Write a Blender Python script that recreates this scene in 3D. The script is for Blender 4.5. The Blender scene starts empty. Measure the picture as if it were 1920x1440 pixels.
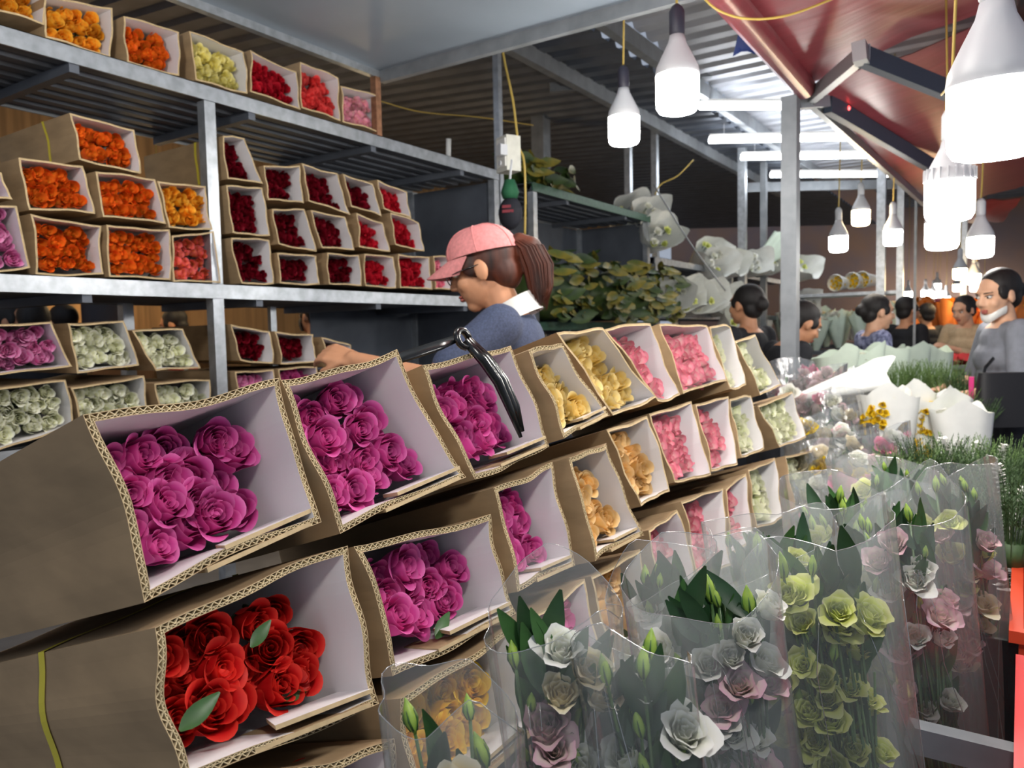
import bpy, bmesh, math, random
import numpy as np
from mathutils import Vector, Matrix, noise

SC = bpy.context.scene
COL = SC.collection
R_ = math.radians
rng = random.Random(7)

# ------------------------------------------------------------------ camera
YAW, PITCH, ROLL, CAM_H = R_(33.6), R_(3.7), R_(1.2), 1.35
FWD = Vector((-math.sin(YAW) * math.cos(PITCH), math.cos(YAW) * math.cos(PITCH), -math.sin(PITCH)))
_r0 = Vector((math.cos(YAW), math.sin(YAW), 0))
_u0 = _r0.cross(FWD)
RGT = _r0 * math.cos(ROLL) - _u0 * math.sin(ROLL)
UPV = _r0 * math.sin(ROLL) + _u0 * math.cos(ROLL)
CAM = Vector((0, 0, CAM_H))
cam_data = bpy.data.cameras.new('camera')
cam = bpy.data.objects.new('camera', cam_data)
COL.objects.link(cam)
SC.camera = cam
cam.matrix_world = Matrix(((RGT.x, UPV.x, -FWD.x, CAM.x), (RGT.y, UPV.y, -FWD.y, CAM.y), (RGT.z, UPV.z, -FWD.z, CAM.z), (0, 0, 0, 1)))
cam_data.sensor_width = 36
cam_data.lens = 36 * 1440 / 1920
cam_data.clip_start = 0.02
cam_data.dof.use_dof = True
cam_data.dof.focus_distance = 0.95
cam_data.dof.aperture_fstop = 9.0


def at(px, py, d):
    """world point seen at that place of the photograph, d metres in front of the camera"""
    return CAM + (FWD + RGT * ((px - 960) / 1440) - UPV * ((py - 720) / 1440)) * d


# ------------------------------------------------------------------ world and exposure
world = bpy.data.worlds.new('night')
SC.world = world
world.use_nodes = True
world.node_tree.nodes['Background'].inputs[0].default_value = (0.62, 0.70, 0.85, 1)
world.node_tree.nodes['Background'].inputs[1].default_value = 0.5
SC.view_settings.view_transform = 'Standard'
SC.view_settings.look = 'None'
SC.view_settings.gamma = 1
SC.view_settings.use_curve_mapping = False
SC.view_settings.exposure = 0.12
LAMP_E = 105.0
TUBE_E = 26.0
WARM_E = 55.0
SC.cycles.max_bounces = 6
SC.cycles.diffuse_bounces = 3
SC.cycles.glossy_bounces = 3
SC.cycles.transmission_bounces = 4
SC.cycles.transparent_max_bounces = 12
SC.cycles.caustics_reflective = False
SC.cycles.caustics_refractive = False
SC.cycles.sample_clamp_indirect = 4.0


# ------------------------------------------------------------------ helpers
def lin(c):
    def f(v):
        v /= 255.0
        return v / 12.92 if v <= 0.04045 else ((v + 0.055) / 1.055) ** 2.4
    return (f(c[0]), f(c[1]), f(c[2]), 1)


class MB:
    """collects verts and faces; build() makes ONE mesh object"""
    def __init__(s):
        s.v, s.f, s.m, s.sm = [], [], [], []

    def add(s, vs, fs, m=0, smooth=False):
        o = len(s.v)
        s.v.extend(tuple(p) for p in vs)
        for f in fs:
            s.f.append(tuple(o + i for i in f)); s.m.append(m); s.sm.append(smooth)
        return s

    def box(s, lo, hi, m=0, mat=None):
        vs = [Vector((x, y, z)) for x in (lo[0], hi[0]) for y in (lo[1], hi[1]) for z in (lo[2], hi[2])]
        if mat is not None: vs = [mat @ p for p in vs]
        return s.add(vs, [(0, 1, 3, 2), (4, 6, 7, 5), (0, 4, 5, 1), (2, 3, 7, 6), (0, 2, 6, 4), (1, 5, 7, 3)], m)

    def beam(s, a, b, wx, wy, m=0, up=(0, 0, 1)):
        a, b = Vector(a), Vector(b)
        d = (b - a).normalized()
        up = Vector(up)
        if abs(d.dot(up)) > 0.98: up = Vector((1, 0, 0))
        x = d.cross(up).normalized(); y = x.cross(d).normalized()
        vs = [p + x * (sx * wx / 2) + y * (sy * wy / 2) for p in (a, b) for sx, sy in ((-1, -1), (1, -1), (1, 1), (-1, 1))]
        return s.add(vs, [(3, 2, 1, 0), (4, 5, 6, 7), (0, 1, 5, 4), (1, 2, 6, 5), (2, 3, 7, 6), (3, 0, 4, 7)], m)

    def tube(s, pts, rad, n=8, m=0, cap=True, flat=1.0):
        pts = [Vector(p) for p in pts]
        k = len(pts)
        rr = rad if isinstance(rad, (list, tuple)) else [rad] * k
        vs, fs = [], []
        d0 = (pts[1] - pts[0]).normalized()
        x = d0.orthogonal().normalized()
        for i, p in enumerate(pts):
            d = (pts[min(i + 1, k - 1)] - pts[max(i - 1, 0)]).normalized()
            x = (x - d * x.dot(d))
            if x.length < 1e-6: x = d.orthogonal()
            x.normalize(); y = d.cross(x)
            for j in range(n):
                a = 2 * math.pi * j / n
                vs.append(p + x * (math.cos(a) * rr[i]) + y * (math.sin(a) * rr[i] * flat))
        for i in range(k - 1):
            for j in range(n):
                fs.append((i * n + j, i * n + (j + 1) % n, (i + 1) * n + (j + 1) % n, (i + 1) * n + j))
        if cap:
            fs.append(tuple(reversed(range(n)))); fs.append(tuple((k - 1) * n + j for j in range(n)))
        return s.add(vs, fs, m, True)

    def lathe(s, prof, n=20, m=0, mat=None, cap=True):
        vs, fs = [], []
        for r, z in prof:
            for j in range(n):
                a = 2 * math.pi * j / n
                p = Vector((r * math.cos(a), r * math.sin(a), z))
                vs.append(mat @ p if mat is not None else p)
        k = len(prof)
        for i in range(k - 1):
            for j in range(n):
                fs.append((i * n + j, i * n + (j + 1) % n, (i + 1) * n + (j + 1) % n, (i + 1) * n + j))
        if cap:
            fs.append(tuple(reversed(range(n)))); fs.append(tuple((k - 1) * n + j for j in range(n)))
        return s.add(vs, fs, m, True)

    def grid(s, rows, m=0, smooth=True, close=False):
        k, n = len(rows), len(rows[0])
        vs = [p for r in rows for p in r]
        fs = []
        for i in range(k - 1):
            for j in range(n if close else n - 1):
                fs.append((i * n + j, i * n + (j + 1) % n, (i + 1) * n + (j + 1) % n, (i + 1) * n + j))
        return s.add(vs, fs, m, smooth)

    def ball(s, c, r, n=12, k=8, m=0, mat=None):
        c = Vector(c); r = r if isinstance(r, (list, tuple)) else (r, r, r)
        rows = []
        for i in range(k + 1):
            t = math.pi * i / k
            st = max(math.sin(t), 1e-3)
            row = [c + Vector((r[0] * st * math.cos(2 * math.pi * j / n), r[1] * st * math.sin(2 * math.pi * j / n), -r[2] * math.cos(t))) for j in range(n)]
            rows.append([mat @ p for p in row] if mat is not None else row)
        return s.grid(rows, m, True, True)

    def mesh(s, name, mats, weld=False):
        me = bpy.data.meshes.new(name)
        me.from_pydata(s.v, [], s.f)
        for x in (mats if isinstance(mats, (list, tuple)) else [mats]): me.materials.append(x)
        me.polygons.foreach_set('material_index', s.m)
        me.polygons.foreach_set('use_smooth', s.sm)
        me.update()
        return me

    def build(s, name, mats, parent=None, mw=None):
        return link(name, s.mesh(name, mats), parent, mw)


def link(name, me, parent=None, mw=None):
    o = bpy.data.objects.new(name, me)
    COL.objects.link(o)
    if parent is not None: o.parent = parent
    if mw is not None: o.matrix_local = mw
    return o


def tag(o, label=None, cat=None, group=None, kind=None):
    if label: o['label'] = label
    if cat: o['category'] = cat
    if group: o['group'] = group
    if kind: o['kind'] = kind
    return o


def thing(name, label, cat, loc=(0, 0, 0), group=None, mw=None):
    o = bpy.data.objects.new(name, None)
    o.empty_display_size = 0.05
    COL.objects.link(o)
    if mw is not None: o.matrix_world = mw
    else: o.location = loc
    return tag(o, label, cat, group)


def frame_z(z, x=None):
    """3x3 with its z axis along z"""
    z = Vector(z).normalized()
    x = Vector(x) if x is not None else z.orthogonal()
    x = (x - z * x.dot(z)).normalized()
    y = z.cross(x)
    return Matrix((x, y, z)).transposed()


def place(loc, z, spin=0.0, sc=1.0, x=None):
    return Matrix.Translation(Vector(loc)) @ (frame_z(z, x) @ Matrix.Rotation(spin, 3, 'Z')).to_4x4() @ Matrix.Scale(sc, 4)


# ------------------------------------------------------------------ materials
MATS = {}


def material(name, col, rough=0.6, metal=0.0, var=0.0, scale=20.0, bump=0.0, col2=None, spec=0.5, stretch=None, coat=0.0):
    """principled surface, colour varied by noise in object space, fine relief by bump"""
    if name in MATS: return MATS[name]
    m = bpy.data.materials.new(name); m.use_nodes = True
    nt = m.node_tree; b = nt.nodes['Principled BSDF']
    c = lin(col)
    b.inputs['Base Color'].default_value = c
    b.inputs['Roughness'].default_value = rough
    b.inputs['Metallic'].default_value = metal
    b.inputs['Specular IOR Level'].default_value = spec
    b.inputs['Coat Weight'].default_value = coat
    if var > 0 or bump > 0 or col2:
        tc = nt.nodes.new('ShaderNodeTexCoord')
        mp = nt.nodes.new('ShaderNodeMapping')
        if stretch: mp.inputs['Scale'].default_value = stretch
        nz = nt.nodes.new('ShaderNodeTexNoise')
        nz.inputs['Scale'].default_value = scale; nz.inputs['Detail'].default_value = 4
        nt.links.new(tc.outputs['Object'], mp.inputs['Vector'])
        nt.links.new(mp.outputs['Vector'], nz.inputs['Vector'])
        if var > 0 or col2:
            rp = nt.nodes.new('ShaderNodeValToRGB')
            c2 = lin(col2) if col2 else tuple(min(1, x * (1 + var)) for x in c[:3]) + (1,)
            c1 = c if col2 else tuple(x * (1 - var) for x in c[:3]) + (1,)
            rp.color_ramp.elements[0].position = 0.32; rp.color_ramp.elements[0].color = c1
            rp.color_ramp.elements[1].position = 0.68; rp.color_ramp.elements[1].color = c2
            nt.links.new(nz.outputs['Fac'], rp.inputs['Fac'])
            nt.links.new(rp.outputs['Color'], b.inputs['Base Color'])
        if bump > 0:
            bp = nt.nodes.new('ShaderNodeBump')
            bp.inputs['Strength'].default_value = bump; bp.inputs['Distance'].default_value = 0.004
            nt.links.new(nz.outputs['Fac'], bp.inputs['Height'])
            nt.links.new(bp.outputs['Normal'], b.inputs['Normal'])
    MATS[name] = m
    return m


def emit(name, col, e):
    if name in MATS: return MATS[name]
    m = bpy.data.materials.new(name); m.use_nodes = True
    b = m.node_tree.nodes['Principled BSDF']
    b.inputs['Base Color'].default_value = (0.9, 0.9, 0.9, 1)
    b.inputs['Emission Color'].default_value = lin(col)
    b.inputs['Emission Strength'].default_value = e
    MATS[name] = m
    return m


def petal_mat(name, base, tip, rim, rough=0.5, trans=0.18):
    """petal pigment: base to tip along the petal, own colour on the rim, each flower a little different"""
    if name in MATS: return MATS[name]
    m = bpy.data.materials.new(name); m.use_nodes = True
    nt = m.node_tree; b = nt.nodes['Principled BSDF']
    at_ = nt.nodes.new('ShaderNodeAttribute'); at_.attribute_name = 'along'
    rm = nt.nodes.new('ShaderNodeAttribute'); rm.attribute_name = 'rim'
    mx = nt.nodes.new('ShaderNodeMix'); mx.data_type = 'RGBA'
    mx.inputs[6].default_value = lin(base); mx.inputs[7].default_value = lin(tip)
    nt.links.new(at_.outputs['Fac'], mx.inputs[0])
    m2 = nt.nodes.new('ShaderNodeMix'); m2.data_type = 'RGBA'
    nt.links.new(rm.outputs['Fac'], m2.inputs[0])
    nt.links.new(mx.outputs[2], m2.inputs[6]); m2.inputs[7].default_value = lin(rim)
    oi = nt.nodes.new('ShaderNodeObjectInfo')
    hs = nt.nodes.new('ShaderNodeHueSaturation')
    mr = nt.nodes.new('ShaderNodeMapRange'); mr.inputs[3].default_value = 0.78; mr.inputs[4].default_value = 1.12
    nt.links.new(oi.outputs['Random'], mr.inputs[0]); nt.links.new(mr.outputs[0], hs.inputs['Value'])
    nt.links.new(m2.outputs[2], hs.inputs['Color'])
    nt.links.new(hs.outputs['Color'], b.inputs['Base Color'])
    b.inputs['Roughness'].default_value = rough
    b.inputs['Specular IOR Level'].default_value = 0.22
    if trans:
        tr = nt.nodes.new('ShaderNodeBsdfTranslucent'); ms = nt.nodes.new('ShaderNodeMixShader')
        ms.inputs[0].default_value = trans
        nt.links.new(hs.outputs['Color'], tr.inputs['Color'])
        nt.links.new(b.outputs[0], ms.inputs[1]); nt.links.new(tr.outputs[0], ms.inputs[2])
        nt.links.new(ms.outputs[0], nt.nodes['Material Output'].inputs['Surface'])
    MATS[name] = m
    return m


def film_mat(name, col=(235, 242, 245), milk=0.10, gloss=0.10, bump=0.6, scale=9.0):
    """clear plastic film: mostly see-through, thin milky haze, glossy creases"""
    if name in MATS: return MATS[name]
    m = bpy.data.materials.new(name); m.use_nodes = True
    nt = m.node_tree; nt.nodes.remove(nt.nodes['Principled BSDF'])
    out = nt.nodes['Material Output']
    tp = nt.nodes.new('ShaderNodeBsdfTransparent'); tp.inputs[0].default_value = (0.97, 0.98, 0.98, 1)
    df = nt.nodes.new('ShaderNodeBsdfDiffuse'); df.inputs[0].default_value = lin(col)
    df2 = nt.nodes.new('ShaderNodeBsdfTranslucent'); df2.inputs[0].default_value = lin(col)
    dfm = nt.nodes.new('ShaderNodeMixShader'); dfm.inputs[0].default_value = 0.5
    nt.links.new(df.outputs[0], dfm.inputs[1]); nt.links.new(df2.outputs[0], dfm.inputs[2])
    gl = nt.nodes.new('ShaderNodeBsdfGlossy'); gl.inputs['Roughness'].default_value = 0.16
    tc = nt.nodes.new('ShaderNodeTexCoord'); mp = nt.nodes.new('ShaderNodeMapping'); mp.inputs['Scale'].default_value = (1, 1, 0.25)
    nz = nt.nodes.new('ShaderNodeTexNoise'); nz.inputs['Scale'].default_value = scale; nz.inputs['Detail'].default_value = 3
    bp = nt.nodes.new('ShaderNodeBump'); bp.inputs['Strength'].default_value = bump; bp.inputs['Distance'].default_value = 0.02
    nt.links.new(tc.outputs['Object'], mp.inputs[0]); nt.links.new(mp.outputs[0], nz.inputs[0])
    nt.links.new(nz.outputs['Fac'], bp.inputs['Height']); nt.links.new(bp.outputs[0], gl.inputs['Normal'])
    lw = nt.nodes.new('ShaderNodeLayerWeight'); lw.inputs[0].default_value = 0.25
    nt.links.new(bp.outputs[0], lw.inputs['Normal'])
    mr = nt.nodes.new('ShaderNodeMapRange'); mr.inputs[3].default_value = gloss * 0.6; mr.inputs[4].default_value = min(1, gloss * 5)
    nt.links.new(lw.outputs['Fresnel'], mr.inputs[0])
    a = nt.nodes.new('ShaderNodeMixShader'); a.inputs[0].default_value = milk
    nt.links.new(tp.outputs[0], a.inputs[1]); nt.links.new(dfm.outputs[0], a.inputs[2])
    c = nt.nodes.new('ShaderNodeMixShader')
    nt.links.new(mr.outputs[0], c.inputs[0]); nt.links.new(a.outputs[0], c.inputs[1]); nt.links.new(gl.outputs[0], c.inputs[2])
    nt.links.new(c.outputs[0], out.inputs['Surface'])
    MATS[name] = m
    return m


KRAFT = material('kraft cardboard', (162, 136, 102), 0.8, var=0.14, scale=9, bump=0.15, stretch=(1, 3, 3))
KRAFT_EDGE = material('cardboard cut edge', (188, 166, 128), 0.85, var=0.12, scale=60)
FLUTE = material('cardboard flute', (206, 188, 150), 0.85, var=0.1, scale=80)
LINING = material('white cardboard lining', (232, 229, 230), 0.55, var=0.03, scale=8, bump=0.12)
GALV = material('galvanised steel', (176, 182, 188), 0.38, 0.75, var=0.18, scale=25, bump=0.05)
STEEL = material('grey painted steel', (132, 137, 142), 0.5, 0.35, var=0.14, scale=12)
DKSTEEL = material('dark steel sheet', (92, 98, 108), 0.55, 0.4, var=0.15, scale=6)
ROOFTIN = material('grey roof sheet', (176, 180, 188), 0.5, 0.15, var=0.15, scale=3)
PANELTIN = material('blue grey sheet', (150, 163, 176), 0.5, 0.35, var=0.08, scale=2)
RUST = material('rusty steel', (138, 98, 72), 0.8, 0.2, var=0.3, scale=30)
BLACKP = material('black plastic', (16, 17, 18), 0.25, spec=0.6, bump=0.3, scale=40)
WHITEP = material('white plastic', (226, 226, 222), 0.4)
GREYP = material('grey lamp plastic', (196, 199, 204), 0.45)
YCABLE = material('yellow cable', (186, 160, 78), 0.5)
YBAND = material('yellow band', (222, 205, 62), 0.4)
LEAFG = material('green leaf', (54, 92, 44), 0.42, var=0.3, scale=30, spec=0.5)
LEAFD = material('deep green leaf', (34, 64, 36), 0.42, var=0.3, scale=30)
CREASE = film_mat('film crease', milk=0.35, gloss=0.5, bump=0.1)
STEMG = material('green stem', (62, 94, 46), 0.5, var=0.2, scale=40)
BUDG = material('yellow green bud', (158, 186, 78), 0.45, var=0.2, scale=50, col2=(110, 150, 60))
FILM = film_mat('clear film', milk=0.135, gloss=0.11)
FILM2 = film_mat('hazy clear film', milk=0.24, gloss=0.13)
CONCRETE = material('concrete floor', (140, 136, 132), 0.8, var=0.25, scale=3)


# ------------------------------------------------------------------ roses
def petal_rows(phi, r, h, half, flare, close, curl, nu, nv, rs, ruffle=0.0):
    rows, al, rim = [], [], []
    k1, k2 = rs.uniform(0, 6), rs.uniform(0, 6)
    tipx = rs.uniform(-0.25, 0.25)
    for j in range(nv + 1):
        t = j / nv
        row = []
        for i in range(nu + 1):
            s = -1 + 2 * i / nu
            tt = t * (1 - 0.16 * s ** 4 - 0.07 * s * s)
            wf = 0.42 + 0.58 * math.sin(math.pi * (0.10 + 0.60 * t))
            rad = r * (0.28 + 0.72 * math.sin(min(1.0, tt / 0.62) * math.pi / 2))
            rad *= 1 - close * max(0.0, tt - 0.55) / 0.45
            rad += flare * max(0.0, tt - 0.5) ** 2 / 0.25
            rad += 0.05 * r * s + curl * max(0.0, tt - 0.82) / 0.18 * (0.6 + 0.4 * math.cos(3 * (s - tipx)))
            if ruffle: rad += ruffle * max(0.0, tt - 0.5) * math.sin(7 * s + k1)
            rad += 0.02 * r * math.sin(4 * s + k2)
            a = phi + s * half * wf
            z = h * tt - 0.35 * flare * max(0.0, tt - 0.75) / 0.25 - 0.5 * curl * max(0.0, tt - 0.9) / 0.1
            row.append(Vector((rad * math.cos(a), rad * math.sin(a), z)))
            al.append(min(1.0, tt))
            rim.append(max(0.0, max((t - 0.86) / 0.14, (abs(s) - 0.86) / 0.14 * t)))
        rows.append(row)
    return rows, al, rim


def petals_mesh(name, specs, mat, nu, nv, seed, stem=False):
    rs = random.Random(seed)
    mb, al, rim = MB(), [], []
    for sp in specs:
        rows, a, b = petal_rows(*sp[:7], nu, nv, rs, sp[7] if len(sp) > 7 else 0.0)
        mb.grid(rows); al += [0.45 * q + 0.55 * sp[8] for q in a]; rim += b
    mats = [mat]
    if stem:
        n0 = len(mb.v)
        mb.tube([(0, 0, -0.05), (0, 0, 0.004)], [0.003, 0.004], 5, 1)
        mb.lathe([(0.004, -0.004), (0.011, 0.002), (0.013, 0.010)], 7, 1, cap=False)
        al += [0.0] * (len(mb.v) - n0); rim += [0.0] * (len(mb.v) - n0)
        mats.append(STEMG)
    me = mb.mesh(name, mats)
    for nm, d in (('along', al), ('rim', rim)):
        at_ = me.attributes.new(nm, 'FLOAT', 'POINT')
        at_.data.foreach_set('value', d)
    return me


def rose_specs(n, R, H, open_, seed, ruffle=0.0):
    rs = random.Random(seed)
    out = []
    for i in range(n):
        f = i / (n - 1)
        r = R * (0.13 + 0.80 * f ** 0.85)
        h = H * (0.80 + 0.22 * min(1, f / 0.7) - 0.16 * max(0, f - 0.7) / 0.3) * rs.uniform(0.97, 1.03)
        half = 2.3 - 1.25 * min(1, f * 1.5)
        flare = R * open_ * (0.04 + 0.46 * max(0, f - 0.25) ** 1.3) * rs.uniform(0.8, 1.2)
        close = 0.30 * (1 - f) * (1.1 - open_)
        curl = R * 0.20 * f * rs.uniform(0.5, 1.5)
        out.append((i * 2.39996 + rs.uniform(-.15, .15), r, h, half, flare, close, curl, ruffle, f))
    return out


ROSE_COL = {
    'magenta': petal_mat('magenta petal', (228, 100, 180), (218, 70, 156), (238, 124, 190)),
    'red': petal_mat('bright red petal', (190, 22, 26), (214, 28, 30), (238, 66, 52)),
    'yellow': petal_mat('deep yellow petal', (236, 176, 14), (248, 196, 22), (252, 214, 60)),
    'peach': petal_mat('peach petal', (250, 208, 120), (252, 206, 132), (252, 220, 166)),
    'yellowpeach': petal_mat('soft yellow petal', (248, 220, 120), (250, 218, 128), (252, 232, 170)),
    'pinkwhite': petal_mat('pink and white petal', (254, 236, 226), (250, 196, 198), (242, 136, 160)),
    'greenwhite': petal_mat('greenish white petal', (214, 226, 160), (236, 238, 200), (244, 244, 220)),
    'orange': petal_mat('orange yellow petal', (250, 150, 20), (252, 168, 34), (254, 196, 72)),
    'flame': petal_mat('flame petal', (255, 200, 60), (222, 56, 18), (238, 110, 30)),
    'lemon': petal_mat('pale lemon petal', (244, 232, 120), (246, 234, 136), (250, 242, 176)),
    'crimson': petal_mat('crimson petal', (168, 14, 34), (190, 18, 42), (208, 40, 58)),
    'coral': petal_mat('coral petal', (226, 58, 60), (236, 66, 68), (244, 100, 96)),
    'blush': petal_mat('blush petal', (250, 226, 190), (246, 196, 204), (240, 150, 184)),
    'lilac': petal_mat('lilac pink petal', (238, 150, 200), (224, 116, 178), (240, 176, 212)),
    'coralorange': petal_mat('salmon petal', (252, 176, 60), (246, 116, 96), (246, 120, 130)),
    'darkred': petal_mat('dark red petal', (96, 4, 20), (104, 5, 24), (134, 16, 36)),
    'pinkrose': petal_mat('pink petal', (240, 96, 130), (240, 110, 146), (248, 160, 180)),
    'cream': petal_mat('cream petal', (236, 240, 180), (250, 250, 222), (255, 255, 244)),
}
COL_WORD = {'magenta': 'magenta', 'red': 'bright red', 'yellow': 'deep yellow', 'peach': 'peach', 'yellowpeach': 'soft yellow', 'pinkwhite': 'pink-edged white',
            'greenwhite': 'greenish white', 'orange': 'orange', 'flame': 'flame orange', 'lemon': 'pale lemon', 'crimson': 'crimson', 'coral': 'coral',
            'blush': 'blush pink', 'lilac': 'lilac pink', 'coralorange': 'salmon orange', 'darkred': 'dark red', 'pinkrose': 'clear pink', 'cream': 'cream'}
ROSE_R, ROSE_H = 0.0225, 0.054
_near, _far = {}, {}


def near_rose_meshes(c, v):
    k = (c, v)
    if k not in _near:
        op = (0.3, 0.6, 0.85, 0.45)[v]
        sp = rose_specs(15, ROSE_R, ROSE_H, op, 100 + v)
        heart = petals_mesh('heart', sp[:7], ROSE_COL[c], 10, 7, v, stem=True)
        outer = [petals_mesh('petal', [s], ROSE_COL[c], 9, 8, 50 + v * 20 + i) for i, s in enumerate(sp[7:])]
        _near[k] = (heart, outer)
    return _near[k]


def far_rose_mesh(c, v):
    k = (c, v)
    if k not in _far:
        op = (0.25, 0.45, 0.65)[v]
        _far[k] = petals_mesh('rose_bloom', rose_specs(10, ROSE_R, ROSE_H, op, 300 + v), ROSE_COL[c], 5, 4, 9 + v, stem=True)
    return _far[k]


def add_rose(c, mw, label, group, near):
    nm = COL_WORD[c].replace(' ', '_').replace('-', '_') + '_rose'
    if near:
        heart, outer = near_rose_meshes(c, rng.randrange(4))
        t = thing(nm, label, 'rose', group=group, mw=mw)
        link('heart', heart, t)
        for p in outer: link('petal', p, t)
    else:
        o = link(nm, far_rose_mesh(c, rng.randrange(3)), None, mw)
        tag(o, label, 'rose', group)


# ------------------------------------------------------------------ rose boxes
class Plane3:
    def __init__(s, o, u, v, w): s.o, s.u, s.v, s.w = map(Vector, (o, u, v, w))
    def p(s, a, b, c=0.0): return s.o + s.u * a + s.v * b + s.w * c


def rim_loop(quad, n, amp, rs):
    """closed wavy outline through the four corners TL TR BR BL, list of (u, v, corner_index)"""
    out = []
    for k in range(4):
        a, b = Vector(quad[k]), Vector(quad[(k + 1) % 4])
        d = b - a; nrm = Vector((-d.y, d.x)).normalized()
        bow = rs.uniform(-1, 1) * amp * 1.4; ph = rs.uniform(0, 6)
        for i in range(n):
            t = i / n
            off = math.sin(math.pi * t) * (bow + amp * 0.6 * math.sin(7 * t + ph))
            if i == 0: off = 0
            p = a + d * t + nrm * off
            out.append(p)
    return out


def offset_loop(lp, d):
    n = len(lp); out = []
    for i in range(n):
        a, b, c = lp[i - 1], lp[i], lp[(i + 1) % n]
        t1, t2 = (b - a).normalized(), (c - b).normalized()
        n1, n2 = Vector((t1.y, -t1.x)), Vector((t2.y, -t2.x))
        m = (n1 + n2)
        m = m.normalized() * (d / max(0.5, m.normalized().dot(n1)))
        out.append(b + m)
    return out


def shrink(lp, k):
    c = sum(lp, Vector((0, 0))) / len(lp)
    return [c + (p - c) * k for p in lp]


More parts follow.
